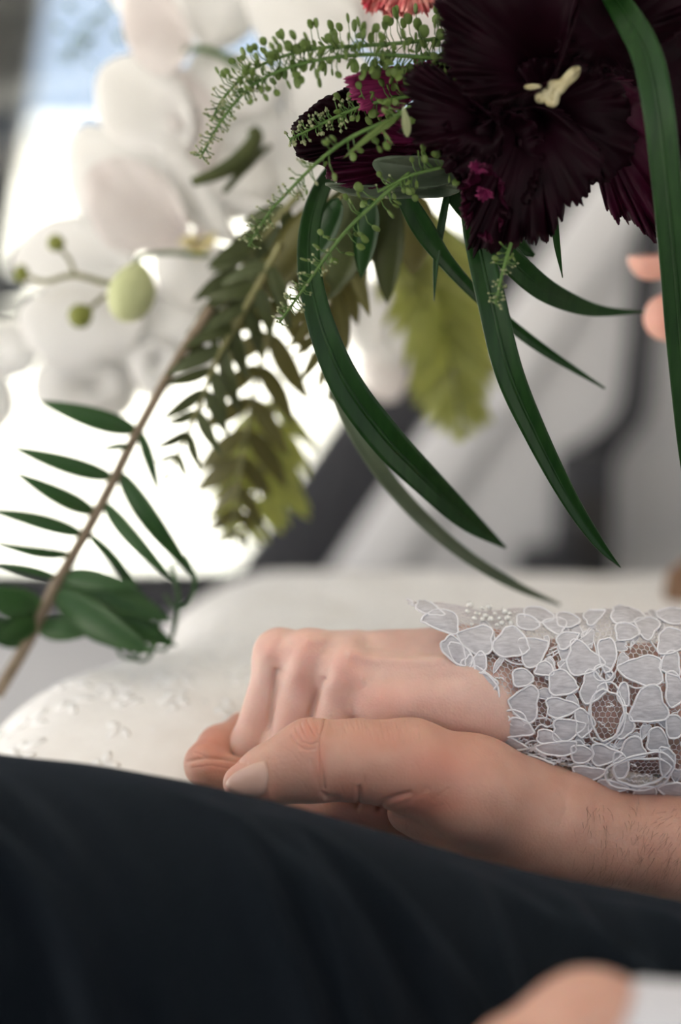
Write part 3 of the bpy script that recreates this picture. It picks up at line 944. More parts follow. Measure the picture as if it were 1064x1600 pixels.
vs = [sleeve_pt(x, 2 * math.pi * k / NV) for x in xs for k in range(NV)]
fs = [(i * NV + k, i * NV + (k + 1) % NV, (i + 1) * NV + (k + 1) % NV, (i + 1) * NV + k) for i in range(NU - 1) for k in range(NV)]
sbv = BVHTree.FromPolygons(vs, fs)
# hexagonal net as real threads
RC = 0.031
cell = 0.00130
px_m = mm(1, SY)
def nv_pt(u, w):
    return sleeve_pt(600 + u / px_m, w / RC)
edges = []
nu_, nw_ = int(0.17 / (cell * 0.866)), int(2 * math.pi * RC / (cell * 1.5))
key = {}
pts = []
jit = {}
def vid(i, j):
    k = (i, j)
    if k not in key:
        # brick-wall lattice pushed into hexagons
        u = i * cell * 0.866
        w = j * cell * 1.5 / 1.0 + (cell * 0.25 if (i + j) % 2 else -cell * 0.25)
        key[k] = len(pts)
        pts.append((u + random.uniform(-.2, .2) * cell, w + random.uniform(-.2, .2) * cell))
    return key[k]
for i in range(nu_ + 1):
    for j in range(nw_ + 1):
        a = vid(i, j)
        edges.append((a, vid(i + 1, j)))
        if (i + j) % 2: edges.append((a, vid(i, j + 1)))
p3, keep = [], []
for (u, w) in pts:
    xp = 600 + u / px_m; v = w / RC
    keep.append(xp > cuff_start(v) + 3)
    p3.append(sleeve_pt(xp, v))
P3 = np.array([list(q) for q in p3]); keep = np.array(keep)
E = np.array([e for e in edges if keep[e[0]] and keep[e[1]]])
A, B = P3[E[:, 0]], P3[E[:, 1]]
D = B - A; D /= np.maximum(np.linalg.norm(D, axis=1, keepdims=True), 1e-9)
ref = np.where(np.abs(D[:, 2:3]) < 0.9, np.array([[0, 0, 1.0]]), np.array([[0, 1.0, 0]]))
U = np.cross(D, ref); U /= np.linalg.norm(U, axis=1, keepdims=True)
V2 = np.cross(D, U)
r = 0.00018
ring = [r * (math.cos(t) * U + math.sin(t) * V2) for t in (0, 2.094, 4.189)]
NV3 = np.stack([A + ring[0], A + ring[1], A + ring[2], B + ring[0], B + ring[1], B + ring[2]], 1).reshape(-1, 3)
base = (np.arange(len(E)) * 6)[:, None]
NF = np.concatenate([base + np.array([[0, 1, 4, 3]]), base + np.array([[1, 2, 5, 4]]), base + np.array([[2, 0, 3, 5]])])
sleeve = tag(mesh_obj('lace_sleeve', NV3, NF, M['net'], bride, False), kind='stuff')
sleeve['label'] = 'fine white lace net sleeve with scalloped cuff'

def z2p(X, Y): return (620 + X / 2.3964, 900 + Y / 2.3964)
def lace_petal(cx, cy, rx, ry, ang, lobes=0, amp=0.0, fill=True, zoomed=True, cordr=0.00046, lay=0.0007):
    lay = lay + random.uniform(0, 0.0004)
    if zoomed:
        cx, cy = z2p(cx, cy); rx /= 2.3964; ry /= 2.3964
    n_ = 28
    ca, sa = math.cos(math.radians(ang)), math.sin(math.radians(ang))
    ph = random.uniform(0, 6.28); bend = random.uniform(-0.35, 0.35)
    out = []
    for k in range(n_):
        t = 2 * math.pi * k / n_
        rr = 1 + 0.07 * math.sin(2 * t + ph) + 0.06 * math.sin(3 * t + 2 * ph) + 0.03 * math.sin(7 * t + ph) + amp * math.cos(lobes * t)
        if fill:      # egg-shaped petal, narrow at one end, a shallow notch at the other, slightly bent
            rr -= 0.22 * math.exp(-((t - math.pi) / 0.35) ** 2)
            x, y = rx * rr * 1.06 * math.cos(t), ry * rr * math.sin(t) * (1.0 - 0.45 * math.cos(t)) + bend * ry * math.cos(t) ** 2
        else:
            x, y = rx * rr * math.cos(t), ry * rr * math.sin(t)
        out.append((cx + x * ca - y * sa, cy + x * sa + y * ca))
    c = np.array([cx, cy]); geo = Geo()
    def hit_at(pt, off):
        for tr_ in range(9):
            h_ = shoot(sbv, pt[0], pt[1], off)
            if h_ is not None: return h_[0]
            pt = pt + (c - pt) * 0.15
        return None
    if fill:
        vs, rows = [], 4
        for r_ in range(1, rows + 1):
            s = r_ / rows
            for q in out:
                h_ = hit_at(c + (np.array(q) - c) * s, 0.0004 + 0.0005 * (1 - s * s) + lay)
                if h_ is None: return None
                vs.append(h_)
        vs.append(hit_at(c, 0.0009 + lay))
        fs = [(r_ * n_ + k, r_ * n_ + (k + 1) % n_, (r_ + 1) * n_ + (k + 1) % n_, (r_ + 1) * n_ + k) for r_ in range(rows - 1) for k in range(n_)]
        fs += [(len(vs) - 1, (k + 1) % n_, k) for k in range(n_)]
        geo.add(vs, fs, 0)
    path = []
    for q in out:
        h_ = hit_at(np.array(q), 0.0006 + lay)
        if h_ is None: return None
        path.append(list(h_))
    vs, fs = tube_geo(path, cordr, 5, True)
    geo.add(vs, fs, 1)
    return geo.obj('lace_petal' if fill else 'lace_ring', [M['lace'], M['cord']], sleeve)
petals = [(165, 172, 74, 34, 12), (295, 246, 66, 52, 10), (430, 262, 60, 55, 30), (510, 285, 60, 48, -15), (235, 295, 62, 30, 45), (348, 428, 36, 66, -14),
          (478, 478, 52, 66, 8), (350, 548, 78, 48, 10), (455, 560, 62, 34, 10), (310, 330, 30, 42, 20),
          (700, 322, 66, 56, 20), (622, 402, 56, 44, 0), (618, 492, 56, 36, 0), (790, 300, 32, 66, -6), (915, 358, 78, 54, 5), (938, 486, 74, 58, -25), (640, 572, 62, 36, -8),
          (735, 420, 45, 60, 20), (850, 440, 24, 40, 0),
          (780, 665, 56, 36, 0), (720, 730, 62, 28, 0), (975, 608, 42, 40, 10), (880, 640, 50, 34, -20), (530, 695, 54, 24, 8), (930, 806, 50, 28, 5), (600, 640, 70, 26, 0),
          (530, 155, 60, 26, 5), (590, 190, 45, 26, 20), (860, 150, 60, 40, 10), (930, 200, 50, 36, 30), (1030, 250, 55, 46, 0), (1020, 330, 40, 40, 0), (1040, 430, 40, 60, 0),
          (640, 245, 44, 26, -30), (1030, 160, 60, 28, 0), (430, 620, 60, 22, 12), (660, 780, 70, 20, 10), (800, 780, 60, 22, 5), (1030, 790, 50, 26, 0)]
for a in petals:
    a = list(a)
    if 560 < a[0] < 1000 and 270 < a[1] < 600:
        want = math.degrees(math.atan2(430 - a[1], 775 - a[0]))
        if abs(math.cos(math.radians(want - a[4]))) > 0.5 and math.cos(math.radians(want - a[4])) < 0: a[4] += 180
        elif abs(math.cos(math.radians(want - a[4]))) <= 0.5: a[4] += 90; a[2], a[3] = a[3], a[2]
        if math.cos(math.radians(want - a[4])) < 0: a[4] += 180
    else: a[4] += random.choice((0, 180))
    lace_petal(*a)
for a in [(215, 282, 64, 32, 46), (272, 345, 44, 26, 58), (325, 395, 44, 58, -18), (120, 130, 60, 20, 25), (300, 500, 30, 44, 10), (310, 590, 46, 26, 20), (560, 130, 60, 20, 0), (680, 140, 55, 22, -5), (640, 175, 50, 24, 5), (960, 140, 50, 26, 0), (740, 160, 40, 24, -30), (490, 185, 46, 24, 10), (860, 215, 44, 28, 0), (470, 380, 42, 30, 0), (555, 350, 36, 26, 20), (700, 545, 34, 50, 0), (860, 560, 30, 44, 10), (570, 600, 44, 24, 10), (690, 660, 44, 30, 0), (840, 700, 30, 44, 0), (1010, 690, 34, 50, 0), (1040, 560, 40, 40, 0)]:
    lace_petal(*a)
rl = random.Random(5)
for k in range(75):          # smaller worked leaves filling between the blossoms
    x0 = rl.uniform(330, 1060); y0 = rl.uniform(120, 830)
    if y0 > 560 + (x0 - 380) * 0.45 or (700 < x0 < 850 and 430 < y0 < 600) or (820 < x0 < 1010 and 670 < y0 < 770): continue
    lace_petal(x0, y0, rl.uniform(18, 38), rl.uniform(10, 22), rl.uniform(0, 180), cordr=0.00026, lay=0.0)
lace_petal(785, 515, 62, 98, 0, fill=False, cordr=0.0005)
lace_petal(785, 515, 74, 112, 0, fill=False)
lace_petal(915, 722, 100, 52, -8, fill=False, cordr=0.0006)
lace_petal(915, 722, 122, 68, -8, fill=False, cordr=0.0005)
lace_petal(440, 525, 50, 26, 25, fill=False)
lace_petal(770, 365, 36, 30, 0, fill=False)
# petals out of the photograph's right edge, along the forearm
for k in range(26):
    lace_petal(random.uniform(1085, 1330), random.uniform(975, 1235), random.uniform(14, 30), random.uniform(12, 22), random.uniform(0, 180), zoomed=False)
def cord(pts, rr=0.0004, zoomed=True, wav=0.0, wl=1.0, off=0.0007, name='lace_cord'):
    q = [z2p(*p_) for p_ in pts] if zoomed else pts
    c = catmull(q, max(24, len(q) * 14))
    path = []
    for k, p_ in enumerate(c):
        t = c[min(k + 1, len(c) - 1)] - c[max(k - 1, 0)]
        t = t / max(np.hypot(*t), 1e-9)
        o_ = wav * math.sin(k * wl)
        h_ = shoot(sbv, p_[0] - t[1] * o_, p_[1] + t[0] * o_, off)
        if h_ is None: continue
        path.append(list(h_[0]))
    if len(path) < 4: return
    vs, fs = tube_geo(path, rr, 5)
    g_ = Geo(); g_.add(vs, fs)
    return g_.obj(name, M['cord'], sleeve)
cord([(560, 540), (580, 450), (600, 360), (690, 280), (740, 250)])
cord([(740, 250), (760, 330), (800, 380), (830, 340), (850, 310)])
cord([(360, 210), (385, 290), (440, 330), (510, 320), (555, 250), (500, 240), (480, 290), (450, 250)])
cord([(300, 300), (280, 370), (330, 400), (400, 490), (480, 530), (560, 530)])
cord([(380, 620), (460, 600), (540, 560), (600, 560), (660, 520)], wav=2, wl=0.5)
cord([(400, 640), (500, 620), (600, 600), (690, 620), (740, 650)], wav=2, wl=0.6)
cord([(420, 670), (520, 660), (590, 690), (640, 660), (720, 640)], wav=2.5, wl=0.5)
cord([(640, 700), (720, 700), (760, 740), (690, 750), (650, 735)], wav=1)
cord([(660, 760), (740, 770), (820, 790), (800, 760)], wav=1)
cord([(700, 600), (760, 610), (830, 640), (900, 620), (960, 570), (1000, 620), (960, 640)], wav=1)
cord([(860, 470), (900, 520), (860, 580), (820, 620), (800, 690)])
cord([(870, 410), (900, 420), (950, 410), (1000, 400), (1050, 420)])
cord([(560, 300), (620, 270), (700, 230), (760, 140), (830, 110)], 0.0003)
cord([(565, 315), (640, 265), (720, 215), (780, 130)], 0.0003)
cord([(570, 280), (650, 245), (730, 195), (790, 120)], 0.0003)
cord([(880, 130), (930, 220), (990, 300), (1050, 360)], 0.00035)
cord([(800, 230), (790, 300), (760, 380), (740, 430)], 0.0004)
cord([(1000, 500), (1050, 470), (1100, 440)], 0.0004)
cord([(840, 600), (900, 570), (980, 540), (1060, 500)], 0.0003, wav=1)
for k in range(46):      # the gathered small folds along the underside
    x0 = random.uniform(380, 1040); y0 = 600 + (x0 - 380) * 0.26 + random.uniform(0, 120 if x0 > 550 else 40)
    cord([(x0, y0), (x0 + random.uniform(15, 40), y0 + random.uniform(-14, 14)), (x0 + random.uniform(50, 90), y0 + random.uniform(-10, 25)), (x0 + random.uniform(60, 110), y0 + random.uniform(-22, 30))], 0.0003, wav=1.2, wl=0.8)
for k in range(36):
    x0, y0 = random.uniform(380, 1040), random.uniform(160, 640)
    cord([(x0, y0), (x0 + random.uniform(-30, 40), y0 + random.uniform(-30, 30)), (x0 + random.uniform(-60, 80), y0 + random.uniform(-40, 40))], 0.00022, wav=1.0, wl=0.9)
# corded scalloped cuff edge with tiny loops
path = []
for v in np.linspace(-2.2, 2.6, 420):
    path.append(list(sleeve_pt(cuff_start(v) + 2.0 * math.sin(v * 60), v, 0.0003)))
vs, fs = tube_geo(path, 0.00042, 5)
g = Geo(); g.add(vs, fs)
path = [list(sleeve_pt(cuff_start(v) - 3 + 3.0 * math.sin(v * 95), v, 0.0003 + 0.0004 * math.cos(v * 95))) for v in np.linspace(-2.2, 2.6, 700)]
vs, fs = tube_geo(path, 0.0002, 4); g.add(vs, fs)
g.obj('cuff_edge', M['cord'], sleeve)
# pearls
bm = bmesh.new(); bmesh.ops.create_icosphere(bm, subdivisions=2, radius=1.0)
pme = bpy.data.meshes.new('pearl'); bm.to_mesh(pme); bm.free()
pme.polygons.foreach_set('use_smooth', [True] * len(pme.polygons)); pme.materials.append(M['pearl'])
for (X, Y, r_) in [(268, 122, 13), (258, 142, 10), (285, 166, 10), (292, 148, 8), (318, 131, 8), (345, 132, 12), (330, 160, 11), (352, 172, 12), (318, 170, 9), (368, 150, 8), (385, 168, 9), (395, 186, 10), (408, 146, 11), (416, 168, 11), (428, 183, 9), (400, 130, 7), (306, 150, 7), (425, 150, 8), (275, 185, 7), (376, 190, 7)]:
    x, y = z2p(X, Y)
    h_ = shoot(sbv, x, y + 2)
    if h_ is None: continue
    o = link('pearl', pme, None, sleeve)
    rr = mm(r_ / 2.3964, 0) * 1.08
    o.location = h_[0] + h_[1] * (rr * 0.8 + 0.0011)
    o.scale = (rr, rr, rr)

# ---- bride's other hand round the bouquet handle
def bride_hand2(p):
    Y = 0.13
    d = None
    for (mx, my, px_, py_, dy, r_) in ((1190, 405, 1017, 402, 0.0, 9.3), (1190, 470, 1043, 496, -0.004, 9.8), (1195, 545, 1092, 565, -0.004, 8.0), (1200, 610, 1110, 630, 0.0, 7.2)):
        c = chain(p, [(mx, my, Y - 0.012, 9.5), ((mx + px_) / 2 + 10, (my + py_) / 2 - 4, Y - 0.022 + dy, 8.8), (px_, py_, Y - 0.012 + dy, r_), (px_ + 18, py_ + 6, Y + 0.012, 7.2), (px_ + 80, py_ + 6, Y + 0.02, 6.2)], 0.005)
        d = c if d is None else smin(d, c, 0.003)
    palm = smin(seg_d(p, Pn(1190, 405, Y - 0.008), Pn(1200, 600, Y - 0.008), 0.011, 0.011), seg_d(p, Pn(1260, 450, Y), Pn(1260, 580, Y), 0.014, 0.014), 0.03)
    th = chain(p, [(1260, 420, Y + 0.015, 12), (1190, 360, Y + 0.03, 9.5), (1120, 335, Y + 0.03, 8)], 0.006)
    arm = chain(p, [(1270, 530, Y, 18), (1420, 620, Y + 0.01, 20), (1800, 820, Y + 0.05, 32)], 0.01)
    return smin(smin(smin(d, palm, 0.008), th, 0.008), arm, 0.015)
sculpt('hand', bride_hand2, (0.10, 0.06, -0.03), (0.44, 0.22, 0.20), 0.003, 1, M['skin_bride'], bride, (), [(1000, 400, 80, 60, .65), (1030, 500, 80, 60, .65)])
# handle of the bouquet
hd = tag(empty('bouquet_handle'), 'ribbon-bound stems of the bouquet held in the raised hand', 'bouquet handle')
vs, fs = tube_geo([list(Pn(1118, 230, 0.125)), list(Pn(1125, 400, 0.125)), list(Pn(1135, 640, 0.125)), list(Pn(1140, 720, 0.125))], [0.010, 0.009, 0.008, 0.009], 14)
g = Geo(); g.add(vs, fs); g.obj('ribbon_wrap', M['satin'], hd)
for k in range(6):
    a = k * 1.05
    b0 = Pn(1140 + 14 * math.cos(a), 715, 0.125 + 0.004 * math.sin(a)); b1 = Pn(1142 + 24 * math.cos(a), 790 + 12 * (k % 3), 0.125 + 0.009 * math.sin(a))
    vs, fs = tube_geo([b0, (b0 + b1) / 2, b1], 0.0022, 8); g = Geo(); g.add(vs, fs); g.obj('cut_stem', M['sprig'], hd)

# a curl of the bride's hair
g = Geo()
for k in range(60):
    x0, y0 = 1058 + random.gauss(0, 7), 905 + random.gauss(0, 9)
    ph = random.uniform(0, 6.28)
    pts = [list(Pn(1260 + 30 * math.sin(k), 640, 0.27)), list(Pn(1150 + random.gauss(0, 10), 800, 0.28)), list(Pn(x0 + 34, y0 - 22, 0.27)), list(Pn(x0, y0 + 4, 0.268 + 0.004 * math.sin(ph))), list(Pn(x0 + 6, y0 + 24, 0.262)), list(Pn(x0 + 34, y0 + 30, 0.26)), list(Pn(x0 + 60, y0 + 24, 0.26))]
    vs, fs = tube_geo(catmull(pts, 24), 0.0012, 4); g.add(vs, fs)
tag(g.obj('hair', M['hair'], bride), kind='stuff')

# ------------------------------------------------------------------ flowers and foliage
def outline_petal(name, parent, base, outline, Y0, Y1, mat, bulge=0.0, ruffle=0.0, rk=7, teeth=0.0, tk=60, thick=0.0005, rings=12, nout=120, power=1.3, lift=None, open_=False):
    """a curved sheet growing from its base point out to an outline; Y is real depth"""
    out = catmull_closed(outline, nout)
    b_ = np.array(base, float)
    ph = random.uniform(0, 6.28)
    vs, fs = [], []
    sd_ = random.uniform(0, 50)
    tooth, wave = [], []
    for k in range(nout):
        th = 2 * math.pi * k / nout
        cx_, sx_ = math.cos(th), math.sin(th)
        fq = tk / 12.0
        # irregular fringe: broad lobes, then narrow teeth
        tooth.append(1.1 * noise.noise(Vector((cx_ * fq * .6, sx_ * fq * .6, sd_))) + 0.9 * abs(noise.noise(Vector((cx_ * fq * 1.9, sx_ * fq * 1.9, sd_ + 7)))) + 0.7 * noise.noise(Vector((cx_ * fq * 4, sx_ * fq * 4, sd_ + 3))) - 0.2)
        wave.append((cx_, sx_))
    for r_ in range(1, rings + 1):
        s = r_ / rings
        for k in range(nout):
            q = out[k]
            L = max(np.hypot(*(q - b_)), 1)
            sc = s * (1 + (teeth * 1.6 / L) * (s ** 5) * tooth[k]) if teeth else s
            pt = b_ + (q - b_) * sc
            cx_, sx_ = wave[k]
            f2 = rk * 0.42
            Yv = Y0 + (Y1 - Y0) * s ** power - bulge * math.sin(math.pi * min(s, 1))
            Yv += 1.7 * ruffle * s ** 2.2 * noise.noise(Vector((cx_ * f2 * (.4 + s), sx_ * f2 * (.4 + s), sd_ + 11 + s)))
            Yv += 0.9 * ruffle * s ** 4 * noise.noise(Vector((cx_ * f2 * 3, sx_ * f2 * 3, sd_ + 23 + s)))
            if lift: Yv += lift * s * s * (q[0] - b_[0]) / 100
            vs.append(P(pt[0], pt[1], Yv))
    vs.append(P(b_[0], b_[1], Y0))
    rings -= 1
    fs += [(len(vs) - 1, k, (k + 1) % nout) for k in range(nout)]
    for r_ in range(rings):
        for k in range(nout):
            k2 = (k + 1) % nout
            fs.append((r_ * nout + k, (r_ + 1) * nout + k, (r_ + 1) * nout + k2, r_ * nout + k2))
    o = mesh_obj(name, vs, fs, mat, parent)
    sm = o.modifiers.new('Solidify', 'SOLIDIFY'); sm.thickness = thick; sm.offset = 0
    return o

def stem_obj(name, pts, r, mat, parent, n_=30, sides=8):
    c = catmull([list(Pn(*p_)) for p_ in pts], n_)
    rr = np.interp(np.linspace(0, 1, n_), np.linspace(0, 1, len(r)), r) if isinstance(r, (list, tuple)) else r
    vs, fs = tube_geo(c, rr, sides)
    g_ = Geo(); g_.add(vs, fs)
    return g_.obj(name, mat, parent)

# ---- orchids
OG = 'white orchids of the bouquet'
oy = 0.20
def orchid(label, parts, lip=None, column=None, stem=None):
    r_ = tag(empty('white_orchid'), label, 'orchid', OG)
    for (base, out, y0, y1, kw) in parts:
        mk = kw.pop('mat', 'orchid')
        outline_petal('petal', r_, base, out, oy + y0, oy + y1, M[mk], **{**dict(bulge=0.006, ruffle=0.0015, rk=3, thick=0.0008, rings=8, nout=48), **kw})
    if lip:
        cx, cy, y = lip
        lp = outline_petal('lip', r_, (cx, cy), [(cx - 34, cy + 2), (cx - 22, cy - 9), (cx, cy - 5), (cx + 18, cy - 10), (cx + 24, cy - 14), (cx + 22, cy), (cx + 10, cy + 12), (cx + 2, cy + 24), (cx - 10, cy + 22), (cx - 14, cy + 10)], oy + y, oy + y - 0.015, M['orchid_lip'], bulge=0.004, ruffle=0.003, rk=3, thick=0.001, rings=6, nout=40)
        vs, fs = tube_geo([Pn(cx, cy - 22, oy + y - 0.001), Pn(cx + 1, cy - 10, oy + y - 0.008), Pn(cx + 2, cy + 2, oy + y - 0.012)], [0.003, 0.0045, 0.002], 10)
        g_ = Geo(); g_.add(vs, fs); g_.obj('column', M['orchid_blush'], r_)
    if stem: stem_obj('stem', stem, [0.0016, 0.0024], M['sprig'], r_)
    return r_
orchid('topmost white orchid with a blush-backed petal beside the upper sprig', [
    ((300, 70), [(190, 20), (195, 60), (215, 95), (245, 118), (272, 114), (290, 92), (300, 72), (292, 40), (270, 0), (230, -26), (200, -20)], 0.0, -0.012, dict(mat='orchid_blush')),
    ((310, 60), [(255, -40), (300, -60), (360, -60), (400, -20), (395, 40), (360, 72), (318, 76), (290, 40)], 0.012, 0.02, {}),
    ((320, 80), [(300, 90), (330, 82), (400, 90), (440, 120), (430, 170), (380, 190), (320, 175), (288, 135)], 0.006, 0.0, {}),
    ((305, 50), [(160, -60), (170, -10), (200, 30), (260, 40), (300, 20), (300, -60), (220, -100)], 0.02, 0.03, {})],
    stem=[(285, 82, oy - 0.004), (310, 76, oy - 0.01), (345, 86, oy - 0.008), (375, 108, oy), (420, 150, oy + 0.01)])
orchid('round-petalled white orchid against the blue sky below the topmost one', [
    ((290, 200), [(148, 150), (154, 112), (180, 90), (218, 85), (255, 108), (288, 132), (302, 190), (292, 238), (250, 240), (198, 228), (160, 200)], 0.0, -0.008, {}),
    ((285, 230), [(104, 250), (110, 215), (140, 194), (200, 218), (260, 245), (275, 290), (215, 335), (135, 345), (108, 300)], 0.01, 0.006, {}),
    ((300, 200), [(250, 130), (285, 108), (325, 130), (345, 190), (335, 260), (300, 290), (270, 240), (248, 180)], 0.004, -0.002, dict(mat='orchid_blush')),
    ((310, 190), [(330, 140), (400, 150), (455, 185), (470, 240), (420, 262), (350, 240), (310, 200)], 0.012, 0.016, {})])
orchid('front white orchid with a yellow centre above the green buds', [
    ((292, 372), [(130, 295), (140, 264), (175, 246), (215, 250), (260, 280), (292, 340), (290, 388), (232, 394), (172, 388), (142, 345)], -0.01, -0.028, dict(mat='orchid_blush')),
    ((290, 330), [(245, 235), (262, 215), (300, 250), (345, 320), (378, 384), (362, 380), (318, 366), (272, 320)], -0.012, -0.024, {}),
    ((310, 340), [(318, 300), (360, 298), (410, 312), (468, 332), (450, 342), (400, 342), (345, 336), (315, 330)], -0.004, -0.012, {}),
    ((320, 380), [(250, 392), (300, 380), (350, 385), (378, 420), (360, 470), (300, 490), (255, 460), (240, 420)], -0.004, 0.0, {}),
    ((330, 330), [(300, 240), (370, 230), (430, 260), (420, 320), (360, 345), (310, 330)], 0.008, 0.012, {})],
    lip=(312, 378, -0.016))

orchid('white orchid half hidden behind the round green buds', [
    ((190, 420), [(18, 405), (55, 355), (120, 335), (180, 352), (215, 400), (170, 445), (85, 455), (35, 440)], 0.012, 0.012, {}),
    ((215, 470), [(28, 490), (60, 458), (130, 448), (215, 462), (225, 520), (180, 560), (100, 572), (45, 545)], 0.004, -0.004, {}),
    ((230, 470), [(210, 455), (290, 440), (345, 470), (350, 540), (310, 590), (250, 570), (215, 520)], 0.006, 0.006, {}),
    ((210, 500), [(55, 580), (90, 535), (150, 520), (215, 530), (218, 600), (190, 650), (120, 660), (68, 630)], 0.014, 0.018, {})],
    )
orchid('white orchid with one petal cut by the frame edge near the mirror', [
    ((-20, 545), [(-90, 510), (-30, 500), (35, 506), (62, 535), (48, 580), (-10, 592), (-80, 580)], 0.03, 0.026, {}),
    ((-40, 560), [(-120, 590), (-60, 570), (10, 590), (20, 650), (-40, 690), (-110, 660)], 0.034, 0.04, {}),
    ((-40, 540), [(-150, 480), (-90, 450), (-40, 480), (-30, 530), (-100, 560), (-150, 540)], 0.034, 0.04, {})])
orchid('broad white orchid behind the two uppermost green sprigs', [
    ((560, 40), [(380, -20), (440, -50), (520, -40), (560, 20), (540, 90), (470, 110), (410, 70)], 0.0, 0.004, {}),
    ((570, 50), [(540, -40), (620, -70), (690, -40), (720, 20), (690, 80), (620, 90), (570, 70)], 0.004, 0.008, dict(mat='orchid_blush')),
    ((560, 80), [(440, 100), (500, 80), (570, 90), (580, 150), (540, 200), (470, 190), (430, 150)], 0.006, 0.008, {}),
    ((540, 120), [(420, 190), (460, 160), (520, 160), (530, 220), (490, 270), (440, 250)], 0.012, 0.016, {}),
    ((500, 250), [(380, 225), (440, 205), (500, 220), (540, 270), (520, 340), (460, 360), (400, 330), (375, 275)], 0.014, 0.02, {})])
# stray petal below
orchid('pale cream orchid bloom hanging below the buds', [
    ((250, 560), [(205, 548), (235, 528), (270, 532), (285, 565), (265, 610), (228, 618), (208, 590)], 0.004, 0.0, {}),
    ((150, 600), [(50, 600), (70, 570), (120, 560), (190, 570), (205, 610), (170, 640), (100, 650), (60, 630)], 0.012, 0.008, {})])

orchid('pale orchid glimpsed between the lime fern and the long strap leaf', [
    ((600, 540), [(575, 470), (620, 450), (665, 480), (660, 550), (615, 580), (580, 540)], 0.09, 0.095, {}),
    ((590, 520), [(520, 440), (560, 425), (600, 455), (605, 520), (560, 550), (525, 500)], 0.095, 0.10, {}),
    ((610, 560), [(560, 560), (610, 545), (640, 580), (620, 625), (575, 615)], 0.095, 0.10, dict(mat='orchid_blush'))])

# ---- orchid buds
def bud(parent, name, cx, cy, rx, ry, Y, ang, mat):
    bm = bmesh.new(); bmesh.ops.create_uvsphere(bm, u_segments=24, v_segments=16, radius=1.0)
    for v in bm.verts:
        z = v.co.z; k = 1.0 - 0.22 * max(0, z) ** 2
        a = math.atan2(v.co.y, v.co.x)
        k *= 1 + 0.05 * math.cos(3 * a)
        v.co.x *= k; v.co.y *= k
        v.co.z = z * (1.0 if z < 0 else 1.08)
    me = bpy.data.meshes.new(name); bm.to_mesh(me); bm.free()
    me.polygons.foreach_set('use_smooth', [True] * len(me.polygons))
    o = link(name, me, mat, parent)
    s = mm(1, Y)
    o.matrix_world = Matrix.Translation(P(cx, cy, Y)) @ Matrix.Rotation(math.radians(ang), 4, 'Y') @ Matrix.Diagonal((rx * s, rx * s, ry * s, 1))
    return o
bs = tag(empty('orchid_bud_spray'), 'spray of four round green orchid buds on thin stalks', 'flower buds')
by = 0.14
b1 = bud(bs, 'bud', 204, 458, 37, 46, by - 0.01, 18, M['bud'])
bud(bs, 'bud', 125, 493, 19, 19, by, 60, M['bud_dark'])
bud(bs, 'bud', 87, 380, 14, 13, by + 0.01, 0, M['bud_dark'])
bud(bs, 'bud', 33, 428, 12, 14, by + 0.02, 0, M['bud_dark'])
stem_obj('stalk', [(330, 400, by + 0.02), (260, 395, by + 0.012), (222, 402, by), (210, 420, by - 0.008)], 0.0012, M['sprig'], bs)
stem_obj('stalk', [(222, 455, by + 0.006), (165, 442, by + 0.006), (115, 430, by + 0.008), (70, 440, by + 0.014), (33, 428, by + 0.02)], [0.0016, 0.0011], M['rachis_green'], bs)
stem_obj('stalk', [(118, 432, by + 0.008), (108, 405, by + 0.009), (90, 385, by + 0.01)], 0.001, M['rachis_green'], bs)
stem_obj('stalk', [(165, 460, by + 0.004), (145, 478, by + 0.002), (128, 490, by)], 0.001, M['rachis_green'], bs)
# green orchid flower stalk with hooked bracts between the white petals
st = tag(empty('orchid_stalk'), 'thick green orchid stalk with hooked bracts between white petals', 'flower stalk')
stem_obj('stem', [(300, 285, 0.13), (345, 268, 0.13), (380, 246, 0.135), (400, 215, 0.14), (392, 200, 0.14)], [0.0022, 0.0048, 0.0026], M['fern_dark'], st)
stem_obj('bract', [(350, 300, 0.13), (378, 268, 0.135), (400, 245, 0.14), (422, 228, 0.145)], [0.0014, 0.0024, 0.0012], M['fern_dark'], st)

# ---- parrot tulips
TG = 'frilled dark tulips of the bouquet'
t1 = tag(empty('parrot_tulip'), 'large near-black burgundy parrot tulip with frilled petals', 'tulip', TG)
tp = dict(ruffle=0.006, rk=5, teeth=11, tk=80, thick=0.0006, rings=16, nout=260)
def tul(parent, base, out, y0, y1, mat='tulip', **kw):
    return outline_petal('petal', parent, base, out, y0, y1, M[mat], **{**tp, **kw})
tul(t1, (860, 120), [(705, -40), (692, 10), (690, 55), (698, 92), (712, 125), (740, 150), (775, 158), (820, 150), (860, 130), (890, 60), (900, -40), (800, -70)], 0.012, -0.022, 'tulip_dark', bulge=0.012)
tul(t1, (770, 190), [(632, 195), (634, 150), (648, 118), (665, 98), (692, 112), (725, 140), (760, 170), (790, 210), (770, 250), (725, 245), (690, 232), (655, 222)], 0.0, -0.016, 'tulip_dark', bulge=0.008)
tul(t1, (830, 170), [(700, 235), (720, 290), (724, 330), (732, 365), (740, 392), (772, 392), (810, 380), (846, 376), (868, 356), (898, 322), (930, 296), (940, 240), (900, 190), (840, 165), (760, 185)], 0.008, -0.010, 'tulip_dark', bulge=0.012)
tul(t1, (900, 130), [(930, 250), (940, 300), (955, 338), (990, 352), (1026, 374), (1048, 340), (1055, 260), (1040, 170), (980, 120), (910, 130)], 0.014, 0.004, 'tulip', bulge=0.01)
tul(t1, (940, 60), [(870, -40), (866, 40), (890, 88), (930, 115), (985, 110), (1040, 70), (1090, 10), (1080, -50), (980, -70)], 0.006, -0.008, 'tulip_dark')
tul(t1, (1000, 140), [(950, 60), (1000, 40), (1100, 20), (1140, 120), (1120, 240), (1060, 270), (1000, 240), (950, 180)], 0.022, 0.026, 'tulip_dark', teeth=3)
